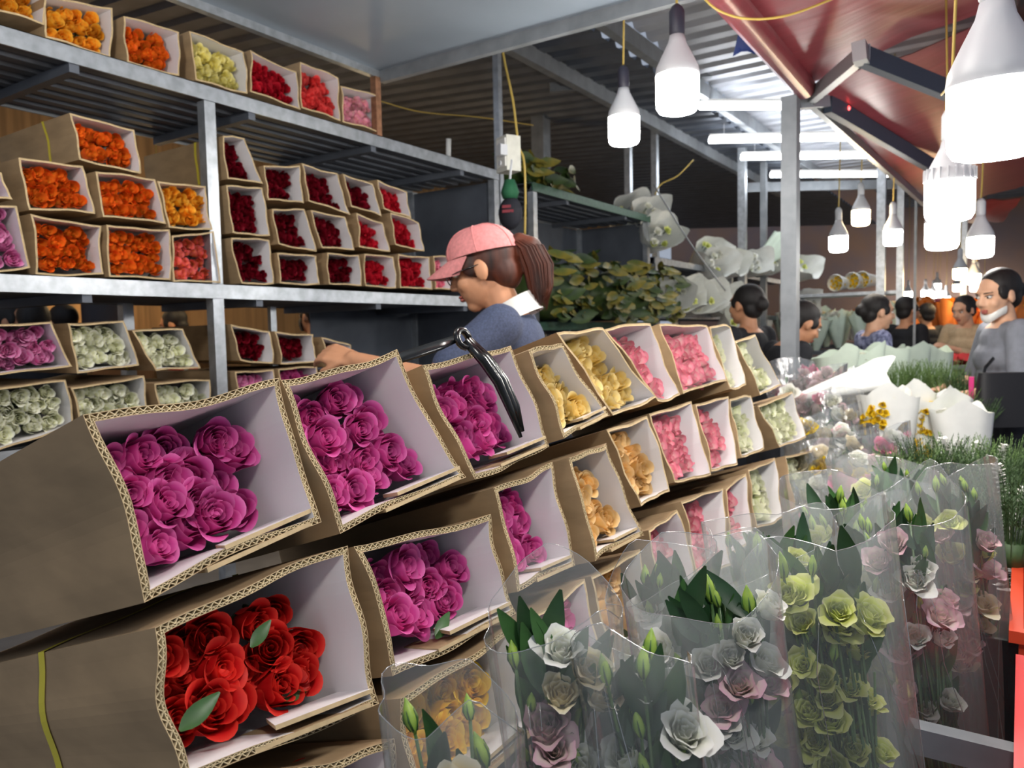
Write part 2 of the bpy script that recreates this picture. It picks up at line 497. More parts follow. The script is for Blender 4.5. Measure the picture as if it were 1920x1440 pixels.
def rose_box(key, colour, pl, quad, off, label, group, rose_label, rose_group, near=False, length=0.56, amp=0.004, strap=None, spacing=0.048, recess=0.062, flap=False, leaves=()):
    rs = random.Random(key)
    th = 0.0078 if near else 0.0055
    lp = rim_loop(quad, 14 if near else 7, amp, rs)
    n = len(lp)
    c2 = sum(lp, Vector((0, 0))) / n
    org = pl.p(c2.x, c2.y, off)
    base = pl.p(c2.x, c2.y - 0.08, off - length * 0.5)
    t = thing('rose_box', label, 'box', base, group)
    L = lambda q, w: pl.p(q.x, q.y, off + w) - base
    # direction: offset_loop(+) must go inwards
    inn = 1 if (offset_loop(lp, 0.01)[0] - c2).length < (lp[0] - c2).length else -1
    ph1, ph2 = rs.uniform(0, 6), rs.uniform(0, 6)
    fw = [0.003 * math.sin(i * 2 * math.pi / n * 3 + ph1) + 0.002 * math.sin(i * 2 * math.pi / n * 7 + ph2) for i in range(n)]
    depths = [0.0, -0.02, -0.07, -0.16, -length]
    shr = [1.0, 1.0, 1.0, 0.998, 0.975]
    def rings(d, ds=depths, ks=shr):
        o = offset_loop(lp, d * inn)
        return [[L(q, w + (fw[i] if j == 0 else fw[i] * max(0, 1 + w / 0.1))) for i, q in enumerate(shrink(o, k))] for j, (w, k) in enumerate(zip(ds, ks))]
    s = 0.0007
    ou = rings(0.0); ou2 = rings(s)
    mb = MB()
    mb.grid(ou, 0, False, True)
    if near:
        mb.grid([ou[0], ou2[0]], 1, False, True); mb.grid(ou2[:2], 0, False, True)
    mb.add(ou[-1], [tuple(range(n))], 0)
    mb.build('kraft_sleeve', [KRAFT, KRAFT_EDGE], t)
    inr = rings(th); in2 = rings(th - s)
    mb = MB()
    mb.grid(inr, 0, False, True)
    if near:
        mb.grid([inr[0], in2[0]], 1, False, True); mb.grid(in2[:2], 1, False, True)
    mb.build('white_lining', [LINING, KRAFT_EDGE], t)
    mb = MB()
    if near:
        # two rows of flutes between the sheets, open to the front
        per = [0.0]
        for i in range(n): per.append(per[-1] + (lp[(i + 1) % n] - lp[i]).length)
        def ptat(dist, d, loopd):
            dist %= per[-1]
            i = 0
            lo, hi = 0, n
            while hi - lo > 1:
                md = (lo + hi) // 2
                if per[md] <= dist: lo = md
                else: hi = md
            f = (dist - per[lo]) / (per[lo + 1] - per[lo])
            a, b = loopd[lo], loopd[(lo + 1) % n]
            return a.lerp(b, f), fw[lo] * (1 - f) + fw[(lo + 1) % n] * f
        for d0, d1, pitch in ((s, 0.0046, 0.0088), (0.0050, th - s, 0.0058)):
            la, lb = offset_loop(lp, d0 * inn), offset_loop(lp, d1 * inn)
            cnt = int(per[-1] / pitch) * 2
            step = per[-1] / cnt
            wd = 0.00085
            f0, f1, b0, b1 = [], [], [], []
            for i in range(cnt):
                q, f = ptat(i * step, 0, la if i % 2 else lb)
                q2, f2 = ptat(i * step + wd * 1.5, 0, la if i % 2 else lb)
                f0.append(L(q, f - 0.0004)); f1.append(L(q2, f2 - 0.0004)); b0.append(L(q, f - 0.014)); b1.append(L(q2, f2 - 0.014))
            mb.grid([b0, f0, f1, b1], 0, False, True)
        lm = offset_loop(lp, 0.0046 * inn); lm2 = offset_loop(lp, 0.0051 * inn)
        mb.grid([[L(q, fw[i] - 0.012) for i, q in enumerate(lm)], [L(q, fw[i]) for i, q in enumerate(lm)], [L(q, fw[i]) for i, q in enumerate(lm2)], [L(q, fw[i] - 0.012) for i, q in enumerate(lm2)]], 0, False, True)
        mb.grid([[L(q, fw[i] - 0.0135) for i, q in enumerate(offset_loop(lp, 0.0004 * inn))], [L(q, fw[i] - 0.0135) for i, q in enumerate(offset_loop(lp, (th - .0004) * inn))]], 0, False, True)
        mb.build('fluted_edge', [FLUTE], t)
    else:
        mid = [(a + b) / 2 for a, b in zip(ou[0], inr[0])]
        mb.grid([ou[0], [m - pl.w * 0.0012 for m in mid], inr[0]], 0, False, True)
        mb.build('cut_edge', [KRAFT_EDGE], t)
    BL, BR, TL, TR = Vector(quad[3]), Vector(quad[2]), Vector(quad[0]), Vector(quad[1])
    if flap:
        # the folded end flaps lying on the floor of the box and just below it
        for k, (a0, a1, dz, w0, w1, m) in enumerate(((0.42, 0.97, 0.006, -0.055, 0.002, LINING), (0.30, 0.93, -0.0065, -0.09, 0.004, KRAFT))):
            mbf = MB()
            pa, pb = BL.lerp(BR, a0), BL.lerp(BR, a1)
            up = Vector((0, 1))
            lo = [pl.p(*(pa + up * (th + dz)), off + w1) - base, pl.p(*(pb + up * (th + dz)), off + w1) - base,
                  pl.p(*(pb + up * (th + dz)), off + w0) - base, pl.p(*(pa.lerp(pb, 0.25) + up * (th + dz)), off + w0) - base]
            hi = [q + pl.v * 0.0045 for q in lo]
            mbf.add(lo + hi, [(3, 2, 1, 0)], 1).add(lo + hi, [(4, 5, 6, 7)], 0).add(lo + hi, [(0, 1, 5, 4), (1, 2, 6, 5), (2, 3, 7, 6), (3, 0, 4, 7)], 2)
            mbf.build('folded_flap', [m, KRAFT, KRAFT_EDGE], t)
    if strap:
        for sw in strap:
            k = 1 - 0.025 * (-sw / length)
            lo = shrink(offset_loop(lp, -0.0015 * inn), k + 0.004)
            mbs = MB()
            mbs.grid([[L(q, sw + e) for q in lo] for e in (0.0, 0.013)], 0, False, True)
            mbs.build('yellow_band', [YBAND], t)
    # the flowers
    W = (TR - TL).length * 0.5 + (BR - BL).length * 0.5
    Hh = (TL - BL).length * 0.5 + (TR - BR).length * 0.5
    ins = th + (0.029 if near else 0.023)
    nx, ny = max(2, round((W - 2 * th) / spacing)), max(2, round((Hh - 2 * th) / (spacing * 0.92)))
    mu, mv = ins / W, ins / Hh
    for j in range(ny):
        for i in range(nx):
            a = mu + (1 - 2 * mu) * ((i + (0.22 if j % 2 else -0.22)) / max(1, nx - 1)) + rs.uniform(-.02, .02)
            b = mv + (1 - 2 * mv) * (j / max(1, ny - 1)) + rs.uniform(-.02, .02)
            a = min(1 - mu * 0.9, max(mu * 0.9, a)); b = min(1 - mv * .9, max(mv * .9, b))
            q = TL.lerp(TR, a).lerp(BL.lerp(BR, a), b)
            c = c2 + (q - c2) * 0.97
            dep = off - recess - ROSE_H + rs.uniform(-0.014, 0.012) - 0.016 * (1 - b)
            dirn = pl.w + pl.u * (rs.uniform(-.05, .35) if a < .3 else rs.uniform(-.35, .05) if a > .7 else rs.uniform(-.32, .32)) + pl.v * (rs.uniform(-.32, .0) if b < .3 else rs.uniform(-.05, .3) if b > .7 else rs.uniform(-.3, .3))
            sc = spacing / 0.043 * rs.uniform(0.94, 1.14)
            if near and (a < 0.26 or b < .24): sc *= 0.9
            add_rose(colour, place(pl.p(c.x, c.y, dep) , dirn, rs.uniform(0, 6.28), sc), rose_label.replace('@', f'{ORD[i + 1]} in {ORD[j + 1]} row'), rose_group, near)
    for li, (a, b, w, spin, ln) in enumerate(leaves):
        q = TL.lerp(TR, a).lerp(BL.lerp(BR, a), b)
        o = link('rose_leaf', leaf_mesh(ln), None, place(pl.p(q.x, q.y, off + w), (pl.w + pl.v * 0.5), spin, 1.0, x=pl.u))
        tag(o, f'{("upper", "lower", "smallest")[li]} green leaf among {COL_WORD[colour]} roses, {key_words(key)}', 'leaf', f'loose leaves in the box {key_words(key)}')
    return t


_leaf = {}


def leaf_mesh(ln, w=0.45, mat=None, bend=0.25, n=6):
    k = (round(ln, 3), w, mat.name if mat else 0, bend)
    if k not in _leaf:
        rows = []
        for i in range(n + 1):
            t = i / n
            hw = ln * w * 0.5 * math.sin(math.pi * min(1, t * 0.94 + 0.03)) ** 0.8 * (1.15 - 0.5 * t)
            z = ln * bend * t * t
            rows.append([Vector((t * ln, -hw, z + hw * 0.35)), Vector((t * ln, 0, z)), Vector((t * ln, hw, z + hw * 0.35))])
        _leaf[k] = MB().grid(rows).mesh('leaf', [mat or LEAFG])
    return _leaf[k]


TH = R_(18)
PILE_PL = Plane3((-0.653, 0.0, 1.216), (0, 1, 0), (-math.sin(TH), 0, math.cos(TH)), (math.cos(TH), 0, math.sin(TH)))
SHX = -2.4
SHELF_PL = Plane3((SHX, 0, 0), (0, 1, 0), (0, 0, 1), (1, 0, 0))
ORD = ['nil', 'first', 'second', 'third', 'fourth', 'fifth', 'sixth', 'seventh', 'eighth', 'ninth']
ROWW = {'P': 'top', 'Q': 'middle', 'R': 'bottom'}


def key_words(key):
    return f'{ORD[int(key[1:])]} from near end, {ROWW[key[0]]} pile row' if key[0] in 'PQR' else SHELF_WORDS[key]


PILE = [
    ('P1', 'magenta', 0, [(0.348, 0.077), (0.562, 0.096), (0.567, -0.069), (0.362, -0.094)]),
    ('P2', 'magenta', 0, [(0.567, 0.094), (0.764, 0.123), (0.832, -0.064), (0.594, -0.087)]),
    ('P3', 'magenta', 0, [(0.807, 0.099), (1.04, 0.122), (1.066, -0.051), (0.851, -0.07)]),
    ('P4', 'yellowpeach', 0.02, [(1.056, 0.107), (1.169, 0.116), (1.261, -0.025), (1.084, -0.046)]),
    ('P5', 'yellowpeach', 0, [(1.2, 0.143), (1.385, 0.151), (1.535, -0.007), (1.317, -0.025)]),
    ('P6', 'pinkwhite', 0, [(1.397, 0.148), (1.628, 0.16), (1.663, -0.013), (1.54, -0.016)]),
    ('P7', 'pinkwhite', 0, [(1.684, 0.16), (2.006, 0.155), (2.007, -0.002), (1.687, -0.012)]),
    ('P8', 'greenwhite', 0, [(2.025, 0.152), (2.207, 0.151), (2.16, -0.023), (2.008, -0.025)]),
    ('P9', 'greenwhite', 0, [(2.197, 0.106), (2.401, 0.124), (2.51, -0.048), (2.273, -0.061)]),
    ('Q1', 'red', 0, [(0.365, -0.117), (0.598, -0.102), (0.586, -0.273), (0.36, -0.247)]),
    ('Q2', 'magenta', 0, [(0.607, -0.105), (0.859, -0.122), (0.859, -0.261), (0.618, -0.255)]),
    ('Q3', 'magenta', 0, [(0.889, -0.089), (1.062, -0.077), (1.038, -0.242), (0.875, -0.236)]),
    ('Q4', 'peach', 0.02, [(1.088, -0.078), (1.222, -0.072), (1.246, -0.247), (1.066, -0.246)]),
    ('Q5', 'peach', 0, [(1.273, -0.048), (1.469, -0.041), (1.461, -0.201), (1.313, -0.203)]),
    ('Q6', 'pinkwhite', 0, [(1.484, -0.038), (1.736, -0.032), (1.696, -0.207), (1.489, -0.188)]),
    ('Q7', 'pinkwhite', 0, [(1.749, -0.041), (1.986, -0.042), (1.892, -0.213), (1.716, -0.201)]),
    ('Q8', 'greenwhite', 0, [(1.996, -0.05), (2.187, -0.055), (2.137, -0.207), (1.931, -0.201)]),
    ('Q9', 'greenwhite', 0, [(2.21, -0.088), (2.616, -0.077), (2.599, -0.233), (2.286, -0.223)]),
    ('R1', 'red', 0, [(0.47, -0.286), (0.59, -0.312), (0.59, -0.433), (0.46, -0.398)]),
    ('R2', 'yellow', 0, [(0.614, -0.279), (0.846, -0.273), (0.832, -0.41), (0.604, -0.418)]),
    ('R3', 'magenta', 0, [(0.863, -0.274), (1.058, -0.268), (1.025, -0.413), (0.852, -0.411)]),
    ('R4', 'peach', 0, [(1.078, -0.27), (1.263, -0.272), (1.228, -0.416), (1.058, -0.418)]),
    ('R5', 'pinkwhite', 0.0, [(1.309, -0.248), (1.47, -0.241), (1.458, -0.397), (1.291, -0.398)]),
    ('R6', 'pinkwhite', 0, [(1.499, -0.23), (1.746, -0.246), (1.653, -0.406), (1.465, -0.389)]),
    ('R7', 'pinkwhite', 0, [(1.756, -0.252), (1.924, -0.242), (1.854, -0.393), (1.687, -0.39)]),
    ('R8', 'greenwhite', 0, [(1.958, -0.236), (2.206, -0.242), (2.121, -0.397), (1.892, -0.375)]),
    ('R9', 'greenwhite', 0, [(2.322, -0.253), (2.662, -0.281), (2.533, -0.434), (2.228, -0.405)]),
]
SHELF = [
    ('T0', 'orange', [(0.977, 2.367), (1.184, 2.429), (1.182, 2.282), (1.01, 2.28)]),
    ('T1', 'orange', [(1.185, 2.369), (1.388, 2.398), (1.376, 2.243), (1.183, 2.247)]),
    ('T2', 'flame', [(1.425, 2.386), (1.619, 2.396), (1.611, 2.249), (1.428, 2.244)]),
    ('T3', 'lemon', [(1.656, 2.411), (1.877, 2.405), (1.89, 2.257), (1.674, 2.251)]),
    ('T4', 'crimson', [(1.908, 2.42), (2.123, 2.398), (2.14, 2.256), (1.903, 2.268)]),
    ('T5', 'coral', [(2.144, 2.442), (2.349, 2.434), (2.355, 2.258), (2.146, 2.265)]),
    ('T6', 'blush', [(2.362, 2.405), (2.588, 2.417), (2.587, 2.257), (2.368, 2.257)]),
    ('M0', 'lilac', [(0.911, 1.867), (1.037, 1.831), (1.063, 1.761), (0.942, 1.759)]),
    ('M00', 'lilac', [(0.928, 1.738), (1.074, 1.745), (1.101, 1.572), (0.942, 1.543)]),
    ('MT', 'flame', [(1.236, 2.041), (1.439, 2.033), (1.452, 1.896), (1.255, 1.906)]),
    ('M1', 'flame', [(1.084, 1.882), (1.267, 1.89), (1.298, 1.749), (1.104, 1.737)]),
    ('M2', 'flame', [(1.302, 1.878), (1.501, 1.885), (1.535, 1.743), (1.32, 1.742)]),
    ('M3', 'orange', [(1.51, 1.882), (1.69, 1.89), (1.708, 1.741), (1.542, 1.732)]),
    ('M4', 'flame', [(1.109, 1.727), (1.311, 1.713), (1.31, 1.564), (1.114, 1.554)]),
    ('M5', 'flame', [(1.327, 1.718), (1.542, 1.725), (1.541, 1.557), (1.331, 1.557)]),
    ('M6', 'coralorange', [(1.551, 1.706), (1.717, 1.738), (1.733, 1.555), (1.546, 1.55)]),
    ('C1', 'darkred', [(1.77, 2.08), (1.863, 2.091), (1.936, 1.935), (1.779, 1.929)]),
    ('C2', 'darkred', [(1.774, 1.907), (1.936, 1.921), (1.959, 1.744), (1.79, 1.738)]),
    ('C3', 'darkred', [(1.784, 1.72), (1.958, 1.728), (1.97, 1.563), (1.819, 1.557)]),
    ('C4', 'darkred', [(1.942, 2.004), (2.116, 2.033), (2.133, 1.889), (1.96, 1.879)]),
    ('C5', 'darkred', [(2.13, 2.046), (2.318, 2.034), (2.386, 1.872), (2.161, 1.901)]),
    ('C6', 'darkred', [(2.351, 2.039), (2.526, 2.023), (2.58, 1.886), (2.397, 1.908)]),
    ('C7', 'crimson', [(2.56, 2.047), (2.754, 2.021), (2.779, 1.903), (2.596, 1.923)]),
    ('C8', 'darkred', [(1.974, 1.847), (2.137, 1.867), (2.191, 1.702), (1.995, 1.715)]),
    ('C9', 'darkred', [(2.162, 1.865), (2.355, 1.86), (2.408, 1.725), (2.22, 1.719)]),
    ('C10', 'crimson', [(2.425, 1.886), (2.586, 1.86), (2.626, 1.735), (2.431, 1.741)]),
    ('C11', 'crimson', [(2.641, 1.912), (2.836, 1.887), (2.865, 1.756), (2.663, 1.77)]),
    ('C12', 'darkred', [(1.993, 1.683), (2.19, 1.685), (2.196, 1.571), (1.993, 1.566)]),
    ('C13', 'darkred', [(2.245, 1.702), (2.429, 1.706), (2.442, 1.574), (2.251, 1.573)]),
    ('C14', 'crimson', [(2.459, 1.713), (2.646, 1.713), (2.665, 1.573), (2.465, 1.575)]),
    ('C15', 'crimson', [(2.686, 1.73), (2.908, 1.732), (2.917, 1.575), (2.686, 1.574)]),
    ('C16', 'pinkrose', [(2.941, 1.739), (3.084, 1.744), (3.099, 1.582), (2.942, 1.579)]),
    ('C17', 'coral', [(3.11, 1.733), (3.259, 1.737), (3.277, 1.583), (3.125, 1.583)]),
    ('L1', 'lilac', [(0.959, 1.403), (1.149, 1.416), (1.201, 1.281), (0.978, 1.264)]),
    ('L2', 'cream', [(1.193, 1.411), (1.368, 1.42), (1.414, 1.275), (1.213, 1.259)]),
    ('L3', 'cream', [(1.397, 1.388), (1.577, 1.393), (1.634, 1.255), (1.469, 1.254)]),
    ('L4', 'cream', [(0.956, 1.226), (1.179, 1.242), (1.196, 1.098), (0.965, 1.049)]),
    ('L5', 'cream', [(1.19, 1.217), (1.425, 1.241), (1.435, 1.089), (1.216, 1.095)]),
    ('L6', 'cream', [(1.463, 1.212), (1.674, 1.212), (1.681, 1.062), (1.47, 1.067)]),
    ('D1', 'darkred', [(1.764, 1.408), (1.94, 1.381), (1.954, 1.258), (1.8, 1.275)]),
    ('D2', 'darkred', [(1.965, 1.381), (2.154, 1.367), (2.169, 1.256), (1.987, 1.253)]),
    ('D3', 'darkred', [(2.202, 1.355), (2.363, 1.319), (2.39, 1.219), (2.231, 1.231)]),
]
SHELF_WORDS = {}
for i, k in enumerate(('T0', 'T1', 'T2', 'T3', 'T4', 'T5', 'T6')): SHELF_WORDS[k] = f'{ORD[i + 1]} along the top shelf'
for r, ks in (('bottom', ('M00', 'M4', 'M5', 'M6')), ('second', ('M0', 'M1', 'M2', 'M3'))):
    for i, k in enumerate(ks): SHELF_WORDS[k] = f'{ORD[i + 1]} in {r} row before post, middle shelf'
SHELF_WORDS['MT'] = 'alone on top before post, middle shelf'
for r, ks in (('bottom', ('C3', 'C12', 'C13', 'C14', 'C15', 'C16', 'C17')), ('second', ('C2', 'C8', 'C9', 'C10', 'C11')), ('third', ('C1', 'C4', 'C5', 'C6', 'C7'))):
    for i, k in enumerate(ks): SHELF_WORDS[k] = f'{ORD[i + 1]} in {r} row past post, middle shelf'
for r, ks in (('upper', ('L1', 'L2', 'L3')), ('lower', ('L4', 'L5', 'L6'))):
    for i, k in enumerate(ks): SHELF_WORDS[k] = f'{ORD[i + 1]} in {r} row before post, low shelf'
for i, k in enumerate(('D1', 'D2', 'D3')): SHELF_WORDS[k] = f'{ORD[i + 1]} in upper row past post, low shelf'
for i, k in enumerate(('E1', 'E2', 'E3')): SHELF_WORDS[k] = f'{ORD[i + 1]} in lower row past post, low shelf'

# ------------------------------------------------------------------ the place: floor, walls, roof
def struct(name, mb, mats):
    return tag(mb.build(name, mats), kind='structure')


def corrugated(a, b, c, pitch, depth, n_along=1, th=0.002):
    """sheet from a to b (across the ribs) swept to a + c"""
    a, b, c = Vector(a), Vector(b), Vector(c)
    d = b - a; ln = d.length; d.normalize()
    nrm = d.cross(c.normalized()).normalized()
    k = max(2, int(ln / pitch)); prof = []
    for i in range(k):
        for f, h in ((0, 0), (0.3, 0), (0.42, 1), (0.88, 1)):
            prof.append(a + d * ((i + f) * ln / k) + nrm * (h * depth))
    prof.append(b)
    mb = MB()
    top = [[p + c * (j / n_along) for p in prof] for j in range(n_along + 1)]
    mb.grid(top, 0, False)
    bot = [[p + c * (j / n_along) - nrm * th for p in prof] for j in (0, n_along)]
    mb.grid(bot, 0, False)
    return mb


struct('floor', MB().box((-12, -3, -0.1), (8, 24, 0)), CONCRETE)
WOODW = material('tan boarded wall', (176, 140, 96), 0.7, var=0.25, scale=3, stretch=(1, 6, 0.4))
DARKW = material('dim far wall', (120, 108, 112), 0.8, scale=0.9, col2=(150, 116, 92))
struct('wall_left', MB().box((-6.9, -3, 0), (-6.8, 14, 4.2)), WOODW)
struct('wall_back', MB().box((-6.8, 17, 0), (8, 17.1, 5)), DARKW)
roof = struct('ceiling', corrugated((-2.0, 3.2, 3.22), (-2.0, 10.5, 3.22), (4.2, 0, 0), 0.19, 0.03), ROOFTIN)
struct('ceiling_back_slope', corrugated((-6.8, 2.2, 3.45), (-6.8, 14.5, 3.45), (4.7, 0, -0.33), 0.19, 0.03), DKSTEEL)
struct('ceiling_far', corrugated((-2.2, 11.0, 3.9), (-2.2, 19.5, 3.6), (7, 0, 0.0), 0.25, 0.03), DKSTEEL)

# steel purlins and beams that carry the roof
def beam_thing(label, a, b, wx, wy, mat=STEEL, name='roof_beam', group=None):
    a, b = Vector(a), Vector(b)
    o = MB().beam(a - a, b - a, wx, wy).build(name, mat)
    o.location = a
    return tag(o, label, 'beam', group)


beam_thing('grey roof purlin above the end of the tall rose shelf', (-2.58, 2.9, 3.08), (-2.6, 10.2, 3.08), 0.06, 0.1)
beam_thing('grey roof purlin running above the two white bulbs', (-2.02, 3.0, 3.12), (-1.98, 10.2, 3.12), 0.06, 0.1)
beam_thing('grey roof purlin above the row of tube lights', (-1.2, 3.0, 3.14), (-1.15, 10.2, 3.14), 0.05, 0.08)
beam_thing('wide pale cross beam under the roof behind the bulbs', at(1030, 158, 5.6), at(1475, 116, 5.6), 0.05, 0.12)
beam_thing('pale cross beam at the far end of the tube lights', at(1400, 352, 8.6), at(1700, 345, 8.6), 0.05, 0.1)

# ------------------------------------------------------------------ sheet canopy above the shelf
cp = thing('sheet_canopy', 'flat blue grey metal sheet canopy above the top shelf', 'canopy', (-2.4, 2.6, 2.53))
MB().box((0, -3.6, 0.0), (1.55, 0, 0.012)).build('metal_sheet', PANELTIN, cp)
MB().box((-0.03, -3.6, -0.03), (0.0, 0.03, 0.02)).build('edge_angle', GALV, cp)
MB().box((0.0, 0.0, -0.05), (1.58, 0.03, 0.02)).build('edge_angle', STEEL, cp)
MB().box((-0.028, -0.03, -0.29), (0.004, 0.002, -0.03)).build('rusty_support', RUST, cp)

# ------------------------------------------------------------------ shelving
def shelf_unit(label, y0, y1, decks, posts, depth=0.62, end_panel=(), xf=SHX, top=None, brace=True, edge=GALV, back=True):
    t = thing('steel_shelf', label, 'shelf', (xf, y0, 0))
    L = lambda x, y, z: (x - xf, y - y0, z)
    for z in decks:
        mb = corrugated(L(xf - depth, y0, z - 0.022), L(xf - 0.01, y0, z - 0.022), (0, y1 - y0, 0), 0.085, -0.02)
        mb.box(L(xf - depth, y0, z - 0.0035), L(xf - 0.004, y1, z - 0.0005), 0)
        mb.build('shelf_deck', DKSTEEL, t)
        e = MB(); e.box(L(xf - 0.004, y0, z - 0.05), L(xf + 0.004, y1, z + 0.002)); e.box(L(xf - 0.035, y0, z - 0.0005), L(xf + 0.004, y1, z + 0.002))
        e.build('edge_angle', edge, t)
        MB().box(L(xf - depth - 0.004, y0, z - 0.05), L(xf - depth + 0.004, y1, z + 0.002)).build('edge_angle', STEEL, t)
        if brace:
            k = max(2, int((y1 - y0) / 0.6))
            for i in range(k):
                yb = y0 + (i + 0.5) * (y1 - y0) / k
                MB().box(L(xf - depth, yb - 0.015, z - 0.075), L(xf - 0.005, yb + 0.015, z - 0.045)).build('cross_bar', DKSTEEL, t)
    for y in posts:
        for x in (xf - 0.02, xf - depth + 0.02):
            zt = (top or decks[-1]) - 0.051
            MB().box(L(x - 0.02, y - 0.022, 0), L(x + 0.02, y + 0.022, zt)).build('post', GALV, t)
    for y, z0, z1 in end_panel:
        MB().box(L(xf - depth, y, z0), L(xf - 0.03, y + 0.004, z1)).build('end_panel', DKSTEEL, t)
    return t


su = shelf_unit('tall galvanised steel shelf stacked with rose boxes', -0.35, 3.52, [1.05, 1.55, 2.242], [-0.33, 1.725, 3.50], end_panel=((3.49, 1.06, 1.49), (3.49, 1.56, 2.18)))
MB().box((-0.62, 3.05, 1.06), (-0.616, 3.86, 2.19)).build('back_panel', DKSTEEL, su)
MB().box((-0.3, 2.53, 1.06), (-0.28, 2.56, 1.49)).build('post', GALV, su)
s2 = shelf_unit('second steel shelf with green edges holding stacked leaves', 3.87, 5.58, [1.42, 2.235], [3.9, 5.55], end_panel=((5.55, 1.44, 2.18),), edge=material('green painted angle', (58, 92, 76), 0.5, 0.2, var=0.2, scale=40))
MB().box((-0.62, 0, 1.43), (-0.616, 1.7, 2.18)).build('back_panel', DKSTEEL, s2)

for k, c, q in SHELF + [('E1', 'lilac', [(1.775, 1.235), (1.95, 1.235), (1.955, 1.06), (1.79, 1.06)]), ('E2', 'magenta', [(1.975, 1.235), (2.17, 1.235), (2.18, 1.06), (1.985, 1.06)]), ('E3', 'magenta', [(2.21, 1.215), (2.38, 1.21), (2.39, 1.06), (2.22, 1.06)])]:
    cw = COL_WORD[c]
    zone = {'T': 'rose boxes on the top shelf', 'M': 'rose boxes on the middle shelf', 'C': 'rose boxes on the middle shelf'}.get(k[0], 'rose boxes on the low shelf')
    strap = (-0.17,) if k in ('MT', 'C1', 'L3', 'T2') else None
    rose_box(k, c, SHELF_PL, q, 0.0 + (0.006 if k[0] != 'T' else 0.0), f'cardboard box of {cw} roses, {SHELF_WORDS[k]}', zone,
             f'{cw} rose, @, box {SHELF_WORDS[k]}', f'{cw} roses, {SHELF_WORDS[k]}', near=False, length=0.5, amp=0.0035, strap=strap, spacing=0.043 if c in ('lilac', 'cream', 'orange') else 0.039, recess={'M': 0.008, 'L': 0.012, 'T': 0.02}.get(k[0], 0.03))

# ------------------------------------------------------------------ front pile
for k, c, off, q in PILE:
    cw = COL_WORD[c]
    near = k in ('P1', 'P2', 'P3', 'P4', 'Q1', 'Q2', 'Q3', 'Q4', 'R1', 'R2')
    lv = {'P1': (), 'Q1': [(0.50, 0.40, -0.040, 0.5, 0.034), (0.10, 0.72, -0.032, 0.3, 0.045), (0.62, 0.80, -0.05, -0.2, 0.03)], 'Q2': [(0.45, 0.93, -0.03, 0.5, 0.042)], 'P9': [(0.3, 0.8, -0.03, 2.0, 0.05)]}.get(k, ())
    rose_box(k, c, PILE_PL, q, off, f'open cardboard box of {cw} roses, {key_words(k)}', 'rose boxes in the front pile',
             f'{cw} rose, @, box {key_words(k)}', f'{cw} roses, {key_words(k)}', near=near, length=0.5, amp=0.0045 if near else 0.0035,
             strap=(-0.22,) if k == 'Q1' else None, spacing=0.0435 if near else 0.045, recess=0.042 if near and k not in ('P4', 'Q4') else 0.022, flap=near, leaves=lv)
# sloping rack that carries the pile
rk = thing('sloping_rack', 'sloping steel rack carrying the pile of rose boxes', 'rack', (-0.653, 0, 0))
def rkp(u, v, w): return PILE_PL.p(u, v, w) - Vector((-0.653, 0, 0))
for i in range(5):
    w0 = -0.48 + i * 0.1
    vs = [rkp(u, v, w) for u in (0.2, 2.75) for v in (-0.475, -0.455) for w in (w0, w0 + 0.09)]
    MB().add(vs, [(0, 1, 3, 2), (4, 6, 7, 5), (0, 4, 5, 1), (2, 3, 7, 6), (0, 2, 6, 4), (1, 5, 7, 3)]).build('slat', STEEL, rk)
for u in (0.25, 1.45, 2.7):
    for w in (-0.45, -0.05):
        p = rkp(u, -0.475, w)
        MB().box((p.x - 0.02, p.y - 0.02, 0), (p.x + 0.02, p.y + 0.02, p.z)).build('leg', STEEL, rk)


# ------------------------------------------------------------------ people
SKIN = material('warm skin', (196, 142, 108), 0.5, var=0.05, scale=30, spec=0.35)
SKIN2 = material('fair skin', (214, 168, 138), 0.5, var=0.05, scale=30, spec=0.35)
HAIR = material('black hair', (22, 18, 18), 0.65, var=0.4, scale=60, stretch=(1, 1, 0.2), bump=0.4)
HAIRB = material('red brown hair', (30, 17, 15), 0.62, col2=(96, 44, 24), scale=22, stretch=(1, 1, 0.12), bump=0.5)
EYEW = material('eye white', (225, 222, 216), 0.3)
EYED = material('dark iris', (26, 18, 14), 0.2)
LIPS = material('lips', (168, 92, 82), 0.45)
TROUSER = material('dark trousers', (34, 36, 44), 0.8, var=0.2, scale=40)


def capsule(mb, a, b, ra, rb, n=12, k=4):
    a, b = Vector(a), Vector(b)
    d = (b - a)
    ln = d.length; d.normalize()
    pts, rad = [], []
    for i in range(k + 1):
        t = i / k * math.pi / 2
        pts.append(a - d * (ra * math.cos(t))); rad.append(max(ra * math.sin(t), ra * 0.05))
    for i in range(k + 1):
        t = i / k * math.pi / 2
        pts.append(b + d * (rb * math.sin(t))); rad.append(max(rb * math.cos(t), rb * 0.05))
    mb.tube(pts, rad, n)


